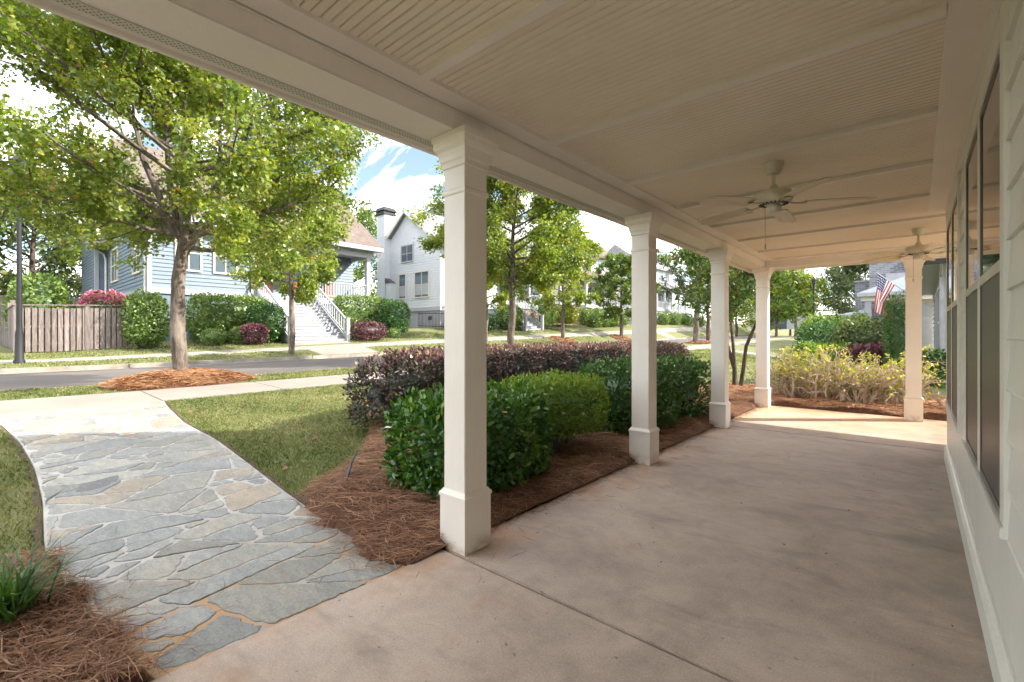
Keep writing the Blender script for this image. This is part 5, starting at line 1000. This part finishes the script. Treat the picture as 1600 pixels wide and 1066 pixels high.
for i, (x, yv, l) in enumerate(((-23.6, 39.3, 'first round bush from the left in the far front row'), (-23.6, 40.9, 'second round bush from the left in the far front row'), (-23.6, 42.6, 'third round bush from the left in the far front row'), (-23.6, 44.6, 'round bush just right of the dark oak trunk'), (-25.2, 40.4, 'first round bush of the far back row'), (-25.2, 42.8, 'second round bush of the far back row'), (-25.2, 45.2, 'third round bush of the far back row'),
    (-23.4, 55, 'round bush just right of the second porch column'), (-23.0, 57.5, 'round bush second right of the second porch column'), (-22.6, 60.5, 'round bush third right of the second porch column'), (-22, 63.5, 'round bush fourth right of the second porch column'))):
    bush('bush', l, 'bush', x, yv, .8, .85, 1.35 if i < 4 else 1.7 if i < 7 else 1.5, 'hedge_leaf', 1100, .17, 2.3, OVAL, FG_, 130 + i, .02, .02, .15)
# planting before the neighbours
NG = 'planting before the neighbouring houses'
bush('arborvitae', 'narrow dark evergreen column standing left of the last porch column', 'evergreen', -.36, 15.6, .27, .30, 2.45, 'holly_leaf', 5000, .08, 3.2, SLIM, NG, 151, .03, .04, .15, z0=-.03)
for i, (x, yv, a, h, m, l, n, bl) in enumerate(((-3.1, 27.5, 1.5, 2.0, 'holly_leaf', 'broad dark mounded shrub left of the flag', 4200, None), (-4.05, 33, 1.4, 2.45, 'azalea_leaf', 'bright green shrub behind the dark mound', 3400, None), (-1.77, 26, 1.2, 2.1, 'wood_leaf', 'olive green loose shrub below the flag', 3800, None),
    (-2.67, 23.5, 1.0, .95, 'azalea_leaf', 'low bright green shrub at the bed edge before the dark mound', 2200, None), (-1.15, 21.0, .9, 1.0, 'purple_leaf', 'low dark purple shrub with red flowers beside the evergreen column', 3000, 'red_leaf'), (-3.6, 25.5, .75, .95, 'hedge_leaf', 'low green shrub at the left end of the neighbour bed', 1800, None), (-2.55, 34.2, .5, 2.8, 'azalea_leaf', 'small pointed green shrub at the brick house porch', 1500, None))):
    bush('shrub', l, 'shrub', x, yv, a, a, h, m, n, .16, 2.3, OVAL, NG, 160 + i, .03, .10, .35, bloom=bl, nb=60 if bl else 0, z0=G(x, yv))
bush('shrub', 'dark evergreen shrub against the beige neighbouring wall', 'shrub', .35, 16.6, .3, .35, .95, 'holly_leaf', 1200, .1, 2.6, OVAL, NG, 175)

# ------------------------------------------------------------------ background trees
WG = 'trees behind the houses'
bgt = [(-46, 2.5, 13, 5, 'wood_leaf', 'big shady tree behind the fence nearest the blue house side'), (-44, -2.5, 12, 4.5, 'oak_leaf_dark', 'green tree behind the fence left of the lamp post'), (-54, 7.5, 15, 5.5, 'wood_leaf', 'tall tree rising behind the blue house'), (-60, -1, 17, 6, 'wood_leaf', 'tall far tree at the left edge'),
       (-47, 27, 15, 5, 'oak_leaf_dark', 'dark tree between the blue house and the white chimney'), (-50, 38, 15, 5.5, 'wood_leaf', 'tall tree behind the white house'), (-48, 52, 15, 6, 'wood_leaf', 'tall tree behind the far porch houses'), (-46, 66, 16, 6, 'oak_leaf_dark', 'tall tree behind the row of round bushes'), (-38, 84, 15, 6, 'wood_leaf', 'distant tree up the street')]
for i, (x, yv, H_, R_, m, l) in enumerate(bgt): tree('woodland_tree', l, (x, yv, G(x, yv)), H_, 1.8, R_, .25, m, 9500, .36, OVAL, 200 + i, 'dark_bark', limbs=26, group=WG, spread=.5, up=.5, topr=.5, sub=7)
fr = [(-18, 66, 9, 4.2, 'oak_leaf', OVAL, 'yellow-green tree behind the crape myrtle'), (-12.5, 62, 8.2, 3.6, 'oak_leaf_dark', OVAL, 'dark leafy tree left of the far lamp post'), (-10.2, 60, 7.4, 2.8, 'oak_leaf', OVAL, 'slender bright tree left of the far lamp post'), (-7, 74, 10, 5, 'wood_leaf', OVAL, 'grey-green tree right of the far lamp post'),
      (-4.6, 62, 10.5, 3.8, 'pine_leaf', SLIM, 'tall airy pine beside the grey brick house'), (-15, 84, 11, 5.5, 'wood_leaf', OVAL, 'hazy tree filling the gap behind the corner column'), (-22, 92, 13, 6, 'wood_leaf', OVAL, 'far tree at the bend of the street'), (-2, 88, 11, 6, 'pine_leaf', SLIM, 'far pines above the grey brick house roof'), (-29, 100, 14, 7, 'oak_leaf_dark', OVAL, 'far dark tree closing the street')]
for i, (x, yv, H_, R_, m, s_, l) in enumerate(fr): tree('woodland_tree', l, (x, yv, G(x, yv)), H_, 1.6 if i not in (1, 2) else 2.6, R_, .16, m, 6500, .34 if s_ is OVAL else .55, s_, 230 + i, 'oak_bark', limbs=26, group='trees beyond the lawn', spread=.45, up=.5, topr=.4, sub=6)

# ------------------------------------------------------------------ small finishing pieces
nm = len([o for o in bpy.data.objects]); print('objects', nm, 'stones', npth, 'tris', sum(len(m.polygons) for m in bpy.data.meshes))
